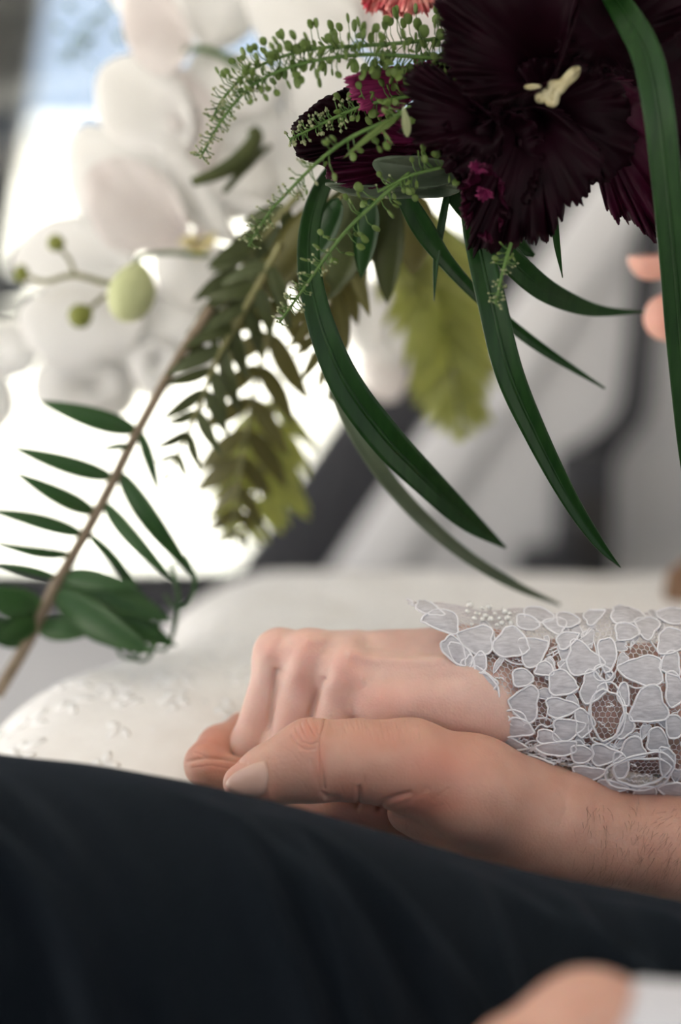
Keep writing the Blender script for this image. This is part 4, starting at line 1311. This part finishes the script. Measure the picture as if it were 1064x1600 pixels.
tul(t1, (850, 170), [(800, 120), (850, 90), (920, 100), (980, 150), (990, 240), (930, 290), (860, 270), (810, 220)], 0.006, -0.006, 'tulip_dark', bulge=0.006, teeth=4)
tul(t1, (770, 240), [(700, 180), (760, 165), (830, 190), (850, 260), (820, 320), (770, 330), (725, 300), (705, 250)], 0.004, -0.012, 'tulip_dark', teeth=5)
tul(t1, (760, 300), [(722, 305), (735, 270), (762, 262), (786, 290), (790, 340), (768, 372), (738, 360), (722, 335)], -0.004, -0.016, 'tulip', teeth=5)
tul(t1, (870, 60), [(780, -50), (960, -60), (1010, 10), (980, 100), (890, 130), (800, 100), (760, 30)], 0.03, 0.03, 'tulip_dark', teeth=3)
tul(t1, (800, 150), [(660, 110), (700, 80), (780, 70), (860, 90), (900, 150), (850, 210), (760, 220), (690, 190)], 0.02, 0.014, 'tulip_dark', teeth=3)
# stamens
sg = outline_petal('stigma', t1, (862, 148), [(838, 150), (842, 143), (855, 143), (862, 128), (880, 124), (902, 104), (906, 110), (890, 126), (880, 138), (872, 146), (868, 164), (858, 163), (852, 156), (840, 157)], -0.020, -0.024, M['stamen'], thick=0.003, rings=4, nout=56, bulge=0.001)
outline_petal('filament', t1, (832, 136), [(820, 136), (832, 133), (845, 135), (842, 139), (830, 139)], -0.018, -0.02, M['stamen'], thick=0.0012, rings=3, nout=24)
stem_obj('stem', [(870, 40, 0.05), (960, 120, 0.10), (1080, 220, 0.12), (1118, 240, 0.125)], 0.004, M['sprig'], t1)

t2 = tag(empty('parrot_tulip'), 'smaller burgundy parrot tulip with a magenta inner petal behind the sprigs', 'tulip', TG)
tul(t2, (665, 125), [(545, 128), (556, 114), (600, 106), (640, 98), (672, 96), (680, 130), (650, 150), (622, 172), (592, 182), (568, 172), (550, 152)], 0.012, -0.002, 'tulip_pink', teeth=5, ruffle=0.004)
tul(t2, (640, 215), [(456, 205), (468, 182), (510, 152), (545, 138), (580, 172), (650, 180), (690, 200), (680, 240), (610, 258), (560, 270), (505, 258), (478, 250), (460, 236)], 0.022, 0.012, 'tulip_dark', teeth=3)
tul(t2, (690, 250), [(508, 262), (520, 283), (548, 294), (600, 292), (680, 285), (720, 265), (715, 235), (650, 225), (580, 232), (530, 245)], 0.018, 0.006, 'tulip', teeth=4)
tul(t2, (690, 220), [(600, 190), (650, 170), (720, 180), (750, 220), (720, 260), (650, 255), (610, 230)], 0.02, 0.01, 'tulip_pink', teeth=4)
stem_obj('stem', [(690, 220, 0.03), (780, 240, 0.06), (960, 260, 0.11), (1112, 260, 0.125)], 0.0038, M['sprig'], t2)
for (cx, cy) in ((746, 262), (757, 303)):
    outline_petal('petal_tip', t1, (cx, cy), [(cx - 11, cy - 3), (cx - 3, cy - 10), (cx + 9, cy - 6), (cx + 12, cy + 4), (cx + 2, cy + 9), (cx - 8, cy + 7)], -0.017, -0.02, M['tulip_pink'], thick=0.0006, rings=6, nout=60, ruffle=0.004, rk=5, teeth=4)

# red and cream frilled bloom at the very top
cn = tag(empty('frilled_flower'), 'red and cream frilled flower peeping out above the sprigs', 'flower')
for k in range(6):
    a = -0.4 + k * 0.62
    cx, cy = 625 + 26 * math.cos(a * 2), -14 + 10 * math.sin(a)
    outline_petal('petal', cn, (cx, -40), [(cx - 42, -46), (cx - 44, -8), (cx - 22, 14), (cx + 4, 22), (cx + 24, 16), (cx + 42, -8), (cx + 38, -46)], 0.05 + 0.004 * k, 0.04 + 0.004 * k, M['carnation'], ruffle=0.005, rk=6, teeth=6, tk=50, rings=8, nout=120)

# grey-green leaves under the small tulip
lf = tag(empty('broad_leaf'), 'dull grey-green pointed leaf under the smaller tulip', 'leaf')
outline_petal('blade', lf, (700, 268), [(582, 256), (600, 246), (650, 244), (705, 256), (718, 275), (690, 290), (640, 294), (604, 282)], 0.006, -0.002, M['leaf_grey'], thick=0.0008, nout=60, ruffle=0.002, rk=2)
lf = tag(empty('broad_leaf'), 'narrow grey leaf with a reddish edge below the smaller tulip', 'leaf')
outline_petal('blade', lf, (690, 295), [(508, 288), (540, 288), (600, 292), (690, 286), (720, 295), (690, 308), (600, 310), (545, 304)], 0.008, 0.004, M['leaf_grey'], thick=0.0008, nout=60, ruffle=0.002, rk=2)
lf = tag(empty('broad_leaf'), 'small pale curled leaf beside the near-black tulip', 'leaf')
LATE_LEAF = lf

# ---- strap-shaped leaves
def blade(label, pts, widths, mat='grass', fold=0.22, face=0.0, n_=60, thick=0.0006):
    """pts (px,py,Y); widths px at each point; V-folded strap with real thickness"""
    r_ = tag(empty('grass_blade'), label, 'leaf', 'strap leaves of the bouquet')
    c = catmull([list(Pn(*p_)) for p_ in pts], n_)
    ws = np.maximum(catmull([[w] for w in widths], n_)[:, 0], 0.3)
    t = np.gradient(c, axis=0); t /= np.linalg.norm(t, axis=1, keepdims=True)
    vs, fs = [], []
    cols = np.linspace(-1, 1, 9)
    for i in range(n_):
        vw = c[i] - CAM; vw /= np.linalg.norm(vw)
        sd = np.cross(t[i], vw); sd /= np.linalg.norm(sd)
        nn = np.cross(sd, t[i])
        f = face
        s2 = sd * math.cos(f) + nn * math.sin(f); n2 = -sd * math.sin(f) + nn * math.cos(f)
        hw = mm(ws[i], c[i][1]) / 2
        for u in cols:
            vs.append(c[i] + s2 * hw * u + n2 * hw * fold * (abs(u) - 0.4) * -1)
    k = len(cols)
    for i in range(n_ - 1):
        for j in range(k - 1):
            fs.append((i * k + j, i * k + j + 1, (i + 1) * k + j + 1, (i + 1) * k + j))
    o = mesh_obj('blade', vs, fs, M[mat], r_)
    sm = o.modifiers.new('Solidify', 'SOLIDIFY'); sm.thickness = thick; sm.offset = 0
    rib = [c[i] + (c[i] - CAM) * 0 for i in range(n_)]
    vs, fs = tube_geo([q + np.array([0, 0.0006, 0]) for q in rib], np.maximum(0.00012, 0.00002 * ws), 5)
    g_ = Geo(); g_.add(vs, fs); g_.obj('midrib', M[mat], r_)
    return r_
blade('wide dark green strap leaf curving down past the raised fingers', [(955, -10, 0.0), (985, 35, -0.016), (1012, 90, -0.024), (1030, 180, -0.026), (1042, 290, -0.022), (1054, 410, -0.016), (1066, 560, -0.008), (1082, 760, 0.0), (1110, 900, 0.006)], [34, 44, 47, 48, 46, 46, 44, 26, 1], fold=0.3)
blade('dark green strap leaf tapering to a sharp point above the lace cuff', [(738, 330, 0.0), (750, 390, -0.006), (768, 470, -0.010), (795, 580, -0.010), (838, 680, -0.006), (890, 780, -0.002), (935, 848, 0.0), (970, 887, 0.002)], [36, 42, 44, 44, 36, 27, 17, 1], fold=0.35)
blade('long dark green strap leaf arching from the fern to the lap', [(585, 200, 0.05), (540, 245, 0.048), (500, 300, 0.036), (482, 380, 0.022), (494, 480, 0.01), (535, 590, 0.01), (600, 682, 0.014), (670, 755, 0.024), (730, 812, 0.036), (790, 856, 0.05)], [16, 22, 28, 34, 40, 50, 54, 46, 34, 4], fold=0.3)
blade('thin faded grey-green strap leaf trailing towards the lace cuff', [(470, 420, 0.06), (520, 600, 0.05), (570, 700, 0.045), (640, 790, 0.05), (720, 862, 0.06), (800, 912, 0.07), (875, 945, 0.08)], [14, 18, 24, 24, 20, 15, 4], 'grass_pale')
blade('slender dark leaf slanting across the grey pillar trim', [(628, 300, 0.01), (660, 355, 0.014), (700, 412, 0.02), (760, 475, 0.03), (840, 540, 0.04), (945, 607, 0.05)], [26, 34, 24, 18, 16, 3])
blade('dark curved leaf ending beside the raised fingers', [(770, 370, 0.01), (800, 408, 0.012), (850, 452, 0.024), (905, 478, 0.04), (950, 487, 0.05), (1005, 487, 0.06)], [40, 40, 36, 26, 14, 3])
blade('short narrow leaf spike hanging below the large tulip petals', [(866, 330, 0.0), (870, 380, 0.004), (879, 434, 0.01)], [10, 10, 1])
blade('short dark leaf spike hanging beside the lime fern', [(705, 270, 0.02), (692, 340, 0.018), (682, 400, 0.018), (678, 470, 0.02)], [8, 12, 10, 1])
blade('broad shadowed leaf tucked under the large tulip', [(700, 270, 0.02), (740, 320, 0.024), (790, 370, 0.03), (835, 400, 0.04)], [50, 56, 44, 6])

# ---- ferns
def leaf_mesh(name, wr=0.16, curl=0.10, serr=0.0, n_=14):
    vs, fs = [], []
    for i in range(n_):
        s = i / (n_ - 1)
        w = wr * (math.sin(math.pi * min(1, s ** 0.75)) ** 0.8 if s < 1 else 0) * 0.5 + 0.011 * (1 - s) + 0.002
        w *= 1 + serr * math.sin(s * 40)
        for u in (-1, -0.5, 0, 0.5, 1):
            vs.append((s, w * u, curl * math.sin(math.pi * s) * 0.6 - 0.25 * w * abs(u) - curl * s * s))
    for i in range(n_ - 1):
        for j in range(4):
            fs.append((i * 5 + j, i * 5 + j + 1, (i + 1) * 5 + j + 1, (i + 1) * 5 + j))
    # underside: a real, thin second skin
    b_ = len(vs)
    vs += [(x, y, z - 0.006) for x, y, z in vs]
    fs += [tuple(b_ + k for k in reversed(f)) for f in fs[:]]
    rim = [i * 5 for i in range(n_)] + [(n_ - 1) * 5 + j for j in range(1, 5)] + [i * 5 + 4 for i in range(n_ - 2, -1, -1)] + [3, 2, 1]
    for a, c in zip(rim, rim[1:] + rim[:1]): fs.append((a, b_ + a, b_ + c, c))
    me = bpy.data.meshes.new(name)
    me.from_pydata(vs, [], fs); me.update()
    me.polygons.foreach_set('use_smooth', [True] * len(me.polygons))
    return me
LM = {}
def leaf_variant(kind, mat):
    k = (kind, mat)
    if k not in LM:
        me = leaf_mesh('leaflet', *{'slim': (0.17, 0.14, 0.0), 'mid': (0.28, 0.12, 0.02), 'wide': (0.42, 0.12, 0.03)}[kind])
        me.materials.append(M[mat]); LM[k] = me
    return LM[k]
def leaflet(parent, a, b_, kind, mat, roll=0.0, name='leaflet', wscale=1.0):
    """leaflet from a=(px,py,Y) to b"""
    A_, B_ = P(*a), P(*b_)
    d = B_ - A_; L = d.length; d.normalize()
    vw = (Vector(CAM) - A_).normalized()
    y = vw.cross(d).normalized()
    z = d.cross(y)
    y2 = y * math.cos(roll) + z * math.sin(roll); z2 = d.cross(y2)
    o = link(name, leaf_variant(kind, mat), None, parent)
    m_ = Matrix((d, y2, z2)).transposed().to_4x4()
    o.matrix_world = Matrix.Translation(A_) @ m_ @ Matrix.Diagonal((L, L * wscale, L, 1))
    return o
leaflet(LATE_LEAF, (637, 214, -0.019), (631, 166, -0.023), 'mid', 'bract', 0.3, name='blade')
f1 = tag(empty('fern_frond'), 'dark green fern frond with slim leaflets on a brown stem over the lap', 'fern', 'fern fronds of the bouquet')
stem_obj('stem', [(330, 480, 0.10), (270, 575, 0.10), (212, 680, 0.10), (170, 765, 0.10), (130, 840, 0.10), (92, 905, 0.10), (45, 1000, 0.10), (-5, 1085, 0.10)], [0.0022, 0.0026, 0.0030], M['rachis'], f1, 50)
fy = 0.10
f1r = catmull([(330, 480), (270, 575), (212, 680), (170, 765), (130, 840), (92, 905), (45, 1000), (-5, 1085)], 200)
def snap(a):
    d_ = np.hypot(f1r[:, 0] - a[0], f1r[:, 1] - a[1]); q_ = f1r[int(d_.argmin())]
    return (float(q_[0]), float(q_[1]))
for a, b_, w in [((214, 672), (62, 628), 1.15), ((165, 742), (18, 700), .95), ((146, 800), (26, 742), 1.1), ((124, 832), (-20, 792), .9), ((112, 866), (-20, 852), .7), ((97, 902), (-20, 876), .7),
             ((196, 742), (300, 905), .9), ((172, 788), (262, 905), .85), ((150, 838), (232, 935), .7), ((212, 668), (250, 770), .9), ((208, 700), (160, 700), 1.0)]:
    leaflet(f1, (*snap(a), fy), (*b_, fy - 0.012 + random.uniform(-.01, .01)), 'slim', 'fern', random.uniform(-0.35, 0.35), wscale=w)
for a, b_, w in [((96, 915), (268, 1012), .62), ((86, 930), (225, 1022), .7), ((70, 960), (-30, 925), 1.3), ((110, 900), (262, 965), .65), ((60, 985), (150, 985), .8), ((66, 970), (-10, 1000), .9), ((100, 905), (205, 915), .6), ((40, 1005), (-40, 970), 1.0)]:
    leaflet(f1, (*snap(a), fy), (*b_, fy - 0.02 + random.uniform(-.012, .012)), 'wide', 'fern', random.uniform(-0.4, 0.4), wscale=w)
for x0, y0, x1, y1 in ((205, 930, 215, 1025), (235, 940, 232, 1028), (268, 880, 262, 1010), (290, 870, 292, 945)):
    stem_obj('tendril', [(x0, y0, fy), ((x0 + x1) / 2 + 14, (y0 + y1) / 2, fy - 0.01), (x1, y1, fy - 0.01), (x1 - 22, y1 + 2, fy - 0.005), (x1 - 34, y1 - 16, fy)], [0.0012, 0.0008], M['fern'], f1, 24)

def frond(label, rach, n_, len_px, kind, mat, stemmat, spread=0.9, tip=0.25, ydep=0.01, wscale=1.0, seed=1, sides=(1, -1)):
    rnd = random.Random(seed)
    r_ = tag(empty('fern_frond'), label, 'fern', 'fern fronds of the bouquet')
    stem_obj('stem', rach, [0.0018, 0.0008], M[stemmat], r_, 40)
    c = catmull([list(p_) for p_ in rach], n_ + 1)
    for i in range(1, n_ + 1):
        s = i / n_
        p_ = c[i]; t = c[i][:2] - c[i - 1][:2]; t = t / np.hypot(*t)
        L = len_px * (math.sin(math.pi * (0.18 + 0.82 * s)) ** 0.7 * (1 - tip) + tip * (1 - s) + 0.05)
        for sd in sides:
            a = sd * spread * rnd.uniform(0.85, 1.15)
            d = np.array([t[0] * math.cos(a) - t[1] * math.sin(a), t[0] * math.sin(a) + t[1] * math.cos(a)])
            LL = L * rnd.uniform(0.85, 1.12)
            q = p_[:2] + d * LL + np.array([0, 0.12 * LL])
            leaflet(r_, (p_[0], p_[1], p_[2]), (q[0], q[1], p_[2] + rnd.uniform(-ydep, ydep)), kind, mat, rnd.uniform(-0.5, 0.5), wscale=wscale)
    return r_
frond('olive brown fern frond hanging in the middle with ragged leaflets', [(490, 330, 0.10), (450, 440, 0.12), (410, 560, 0.13), (385, 680, 0.14), (370, 780, 0.14), (362, 860, 0.14)], 12, 112, 'mid', 'fern_olive', 'rachis_green', 0.8, seed=3, ydep=0.02, wscale=0.95)
frond('mottled green fern frond crossing the bright window gap', [(440, 380, 0.08), (390, 470, 0.09), (340, 560, 0.09), (305, 650, 0.09), (262, 745, 0.09)], 11, 95, 'slim', 'fern_dark', 'rachis_green', 0.8, seed=5, ydep=0.012, wscale=1.3)
frond('lime green fern frond in front of the grey pillar trim', [(630, 300, 0.16), (665, 390, 0.18), (692, 490, 0.20), (710, 590, 0.21), (724, 680, 0.21)], 20, 125, 'slim', 'fern_lime', 'rachis_green', 0.75, seed=8, ydep=0.02, wscale=1.3)
frond('short lime fern frond behind the slender dark leaf', [(560, 285, 0.15), (605, 340, 0.16), (640, 400, 0.17), (662, 470, 0.18)], 11, 95, 'mid', 'fern_lime', 'rachis_green', 0.8, seed=31, ydep=0.02, wscale=0.9)
frond('yellowing fern tip spreading low against the dark window seal', [(430, 600, 0.16), (420, 690, 0.17), (400, 770, 0.17), (380, 850, 0.17)], 10, 105, 'mid', 'fern_lime', 'rachis_green', 0.9, seed=11, ydep=0.015, wscale=0.8)
frond('dark olive fern frond under the smaller tulip', [(560, 300, 0.06), (545, 380, 0.07), (520, 460, 0.08), (510, 540, 0.09), (530, 630, 0.10)], 11, 100, 'mid', 'fern_olive', 'rachis_green', 0.55, seed=14, ydep=0.015, wscale=0.8)
frond('short green fern frond beside the orchid centre', [(470, 300, 0.10), (420, 360, 0.11), (380, 420, 0.12), (340, 500, 0.12), (300, 560, 0.12)], 10, 85, 'mid', 'fern_dark', 'rachis_green', 0.6, seed=17, ydep=0.015)
# broad shaded leaves filling the heart of the bouquet
hl_i = 0
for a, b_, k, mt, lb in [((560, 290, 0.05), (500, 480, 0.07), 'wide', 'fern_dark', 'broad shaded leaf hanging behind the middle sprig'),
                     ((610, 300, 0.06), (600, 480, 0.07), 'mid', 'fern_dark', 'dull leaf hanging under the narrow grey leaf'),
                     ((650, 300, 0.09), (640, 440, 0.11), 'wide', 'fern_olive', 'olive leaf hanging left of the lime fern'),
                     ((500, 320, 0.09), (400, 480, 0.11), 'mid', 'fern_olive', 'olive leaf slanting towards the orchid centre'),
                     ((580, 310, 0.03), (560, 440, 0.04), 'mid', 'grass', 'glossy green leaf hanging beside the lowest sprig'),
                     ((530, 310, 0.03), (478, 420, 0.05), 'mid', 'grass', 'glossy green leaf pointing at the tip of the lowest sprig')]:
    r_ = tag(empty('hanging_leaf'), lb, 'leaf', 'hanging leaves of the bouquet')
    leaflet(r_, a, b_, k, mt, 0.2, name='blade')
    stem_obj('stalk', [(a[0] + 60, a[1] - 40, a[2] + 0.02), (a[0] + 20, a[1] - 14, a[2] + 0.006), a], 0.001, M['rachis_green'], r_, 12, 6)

# ---- pepper-cress sprigs with round pods
bm = bmesh.new(); bmesh.ops.create_uvsphere(bm, u_segments=10, v_segments=6, radius=1.0)
for v in bm.verts:
    v.co.z *= 0.32
    if v.co.x > 0.6: v.co.x -= 0.25 * (1 - abs(v.co.y)) * (v.co.x - 0.6) * 2     # notched tip
podme = bpy.data.meshes.new('seed_pod'); bm.to_mesh(podme); bm.free()
podme.polygons.foreach_set('use_smooth', [True] * len(podme.polygons)); podme.materials.append(M['pod'])
def sprig(label, pts, npod, podr, n_tip, stalk_px, seed, stem_r=0.0009, start=0.0, tipstart=0.75, tipscale=1.0):
    rnd = random.Random(seed)
    r_ = tag(empty('cress_sprig'), label, 'sprig', 'green cress sprigs of the bouquet')
    c = catmull([list(Pn(*p_)) for p_ in pts], 80)
    vs, fs = tube_geo(c, np.linspace(stem_r, stem_r * 0.55, 80), 7)
    g_ = Geo(); g_.add(vs, fs); g_.obj('stem', M['sprig'], r_)
    gst, gbud = Geo(), Geo()
    s_px = mm(1, pts[0][2])
    def stalk(i, L, bend):
        t = c[min(i + 1, 79)] - c[max(i - 1, 0)]; t /= np.linalg.norm(t)
        r0 = np.array([rnd.gauss(0, 1) for _ in range(3)]); r0[1] *= 0.55
        r0 -= t * (r0 @ t); r0 /= np.linalg.norm(r0)
        d = r0 + t * rnd.uniform(0.0, 0.6); d /= np.linalg.norm(d)
        p0 = c[i]; p1 = p0 + d * L * 0.5 + t * L * 0.08
        p2 = p0 + d * L * 0.95 + np.array([0, 0, 1.0]) * L * bend
        vs, fs = tube_geo([p0, p1, p2], [0.00028, 0.00022, 0.0002], 4)
        gst.add(vs, fs)
        return p2, (p2 - p1) / np.linalg.norm(p2 - p1)
    for k in range(npod):
        s = start + (tipstart - start) * (k + rnd.random()) / npod
        L = stalk_px * s_px * rnd.uniform(0.6, 1.25) * (1.0 - 0.35 * s)
        p2, d = stalk(int(s * 79), L, rnd.uniform(-0.1, 0.3))
        pr = podr * s_px * rnd.uniform(0.75, 1.15) * (1.0 - 0.55 * s ** 2)
        o = link('seed_pod', podme, None, r_)
        dz = Vector(d); q = dz.to_track_quat('X', 'Z').to_matrix().to_4x4() @ Matrix.Rotation(rnd.uniform(0, 6.28), 4, 'X')
        o.matrix_world = Matrix.Translation(Vector(p2) + dz * pr * 0.8) @ q @ Matrix.Diagonal((pr * 1.15, pr * 0.9, pr, 1))
    for k in range(n_tip):
        s = tipstart - 0.1 + (1.1 - tipstart) * rnd.random() ** 0.8
        L = stalk_px * s_px * rnd.uniform(0.4, 0.9) * tipscale * (1.15 - 0.6 * s)
        p2, d = stalk(min(79, int(s * 79)), L, rnd.uniform(-0.1, 0.2))
        pr = s_px * rnd.uniform(2.0, 3.6) * tipscale
        vs = []
        for th in range(6):
            a = th * 1.047
            u = np.cross(d, [0.3, 0.2, 0.9]); u /= np.linalg.norm(u); w = np.cross(d, u)
            vs.append(p2 + d * pr * 0.9 + pr * 0.8 * (math.cos(a) * u + math.sin(a) * w))
        vs = [p2 - d * pr * 0.2] + vs + [p2 + d * pr * 2.0]
        gbud.add(vs, [(0, 1 + (i + 1) % 6, 1 + i) for i in range(6)] + [(7, 1 + i, 1 + (i + 1) % 6) for i in range(6)])
    gst.obj('pod_stalks', M['sprig'], r_)
    tag(gbud.obj('flower_buds', M['bract'], r_), kind='stuff')
    return r_
sprig('dense green cress sprig arching over the white orchids', [(720, 95, 0.0), (640, 88, -0.004), (560, 86, -0.008), (470, 100, -0.012), (400, 130, -0.014), (352, 180, -0.014), (312, 248, -0.012)], 115, 8.8, 110, 30, 21, tipstart=0.72)
sprig('uppermost cress sprig running beside the dense one', [(720, 55, 0.006), (640, 66, 0.0), (560, 72, -0.004), (480, 78, -0.008), (400, 106, -0.010), (352, 150, -0.010), (330, 190, -0.010)], 105, 9.0, 40, 34, 22, tipstart=0.8)
sprig('sparse cress sprig crossing the smaller tulip', [(650, 160, -0.012), (610, 186, -0.016), (550, 214, -0.018), (500, 250, -0.018), (450, 300, -0.018), (415, 340, -0.018), (388, 385, -0.018)], 22, 7.5, 60, 34, 23, tipstart=0.62)
sprig('lowest cress sprig pointing down past the strap leaf', [(640, 270, -0.006), (585, 318, -0.010), (540, 362, -0.012), (500, 415, -0.012), (468, 460, -0.012), (436, 505, -0.012)], 24, 7.5, 60, 30, 24, tipstart=0.6)
sprig('tiny cress sprig hanging under the large tulip over a strap leaf', [(798, 380, -0.014), (790, 410, -0.018), (782, 440, -0.020), (774, 475, -0.020)], 8, 5, 36, 22, 25, tipstart=0.35)
sprig('short bushy cress sprig tip against the smaller tulip', [(640, 150, 0.0), (570, 165, 0.0), (510, 190, 0.004), (452, 218, 0.006)], 30, 7.5, 80, 26, 26, tipstart=0.5, tipscale=1.2)
sprig('soft blurred cress sprig against the blue sky', [(300, -60, 0.30), (220, -20, 0.30), (160, 20, 0.30), (120, 55, 0.30), (108, 95, 0.30)], 26, 9, 10, 40, 27, tipstart=0.95)
sprig('cress sprig in the shade of the smaller tulip leaves', [(760, 250, 0.0), (690, 262, -0.006), (640, 275, -0.008), (590, 300, -0.008)], 26, 7.5, 8, 28, 28, tipstart=0.9)
# green bracts on the sparse sprig
gb = tag(empty('green_bract'), 'slim green bracts on the sparse sprig before the tulip', 'leaf')
leaflet(gb, (620, 182, -0.018), (535, 245, -0.020), 'slim', 'pod', 0.2, name='blade', wscale=0.55)
leaflet(gb, (626, 180, -0.018), (582, 215, -0.024), 'slim', 'pod', -0.2, name='blade', wscale=0.6)
leaflet(gb, (598, 205, -0.020), (614, 226, -0.022), 'slim', 'pod', 0, name='blade')
bpy.context.view_layer.update()
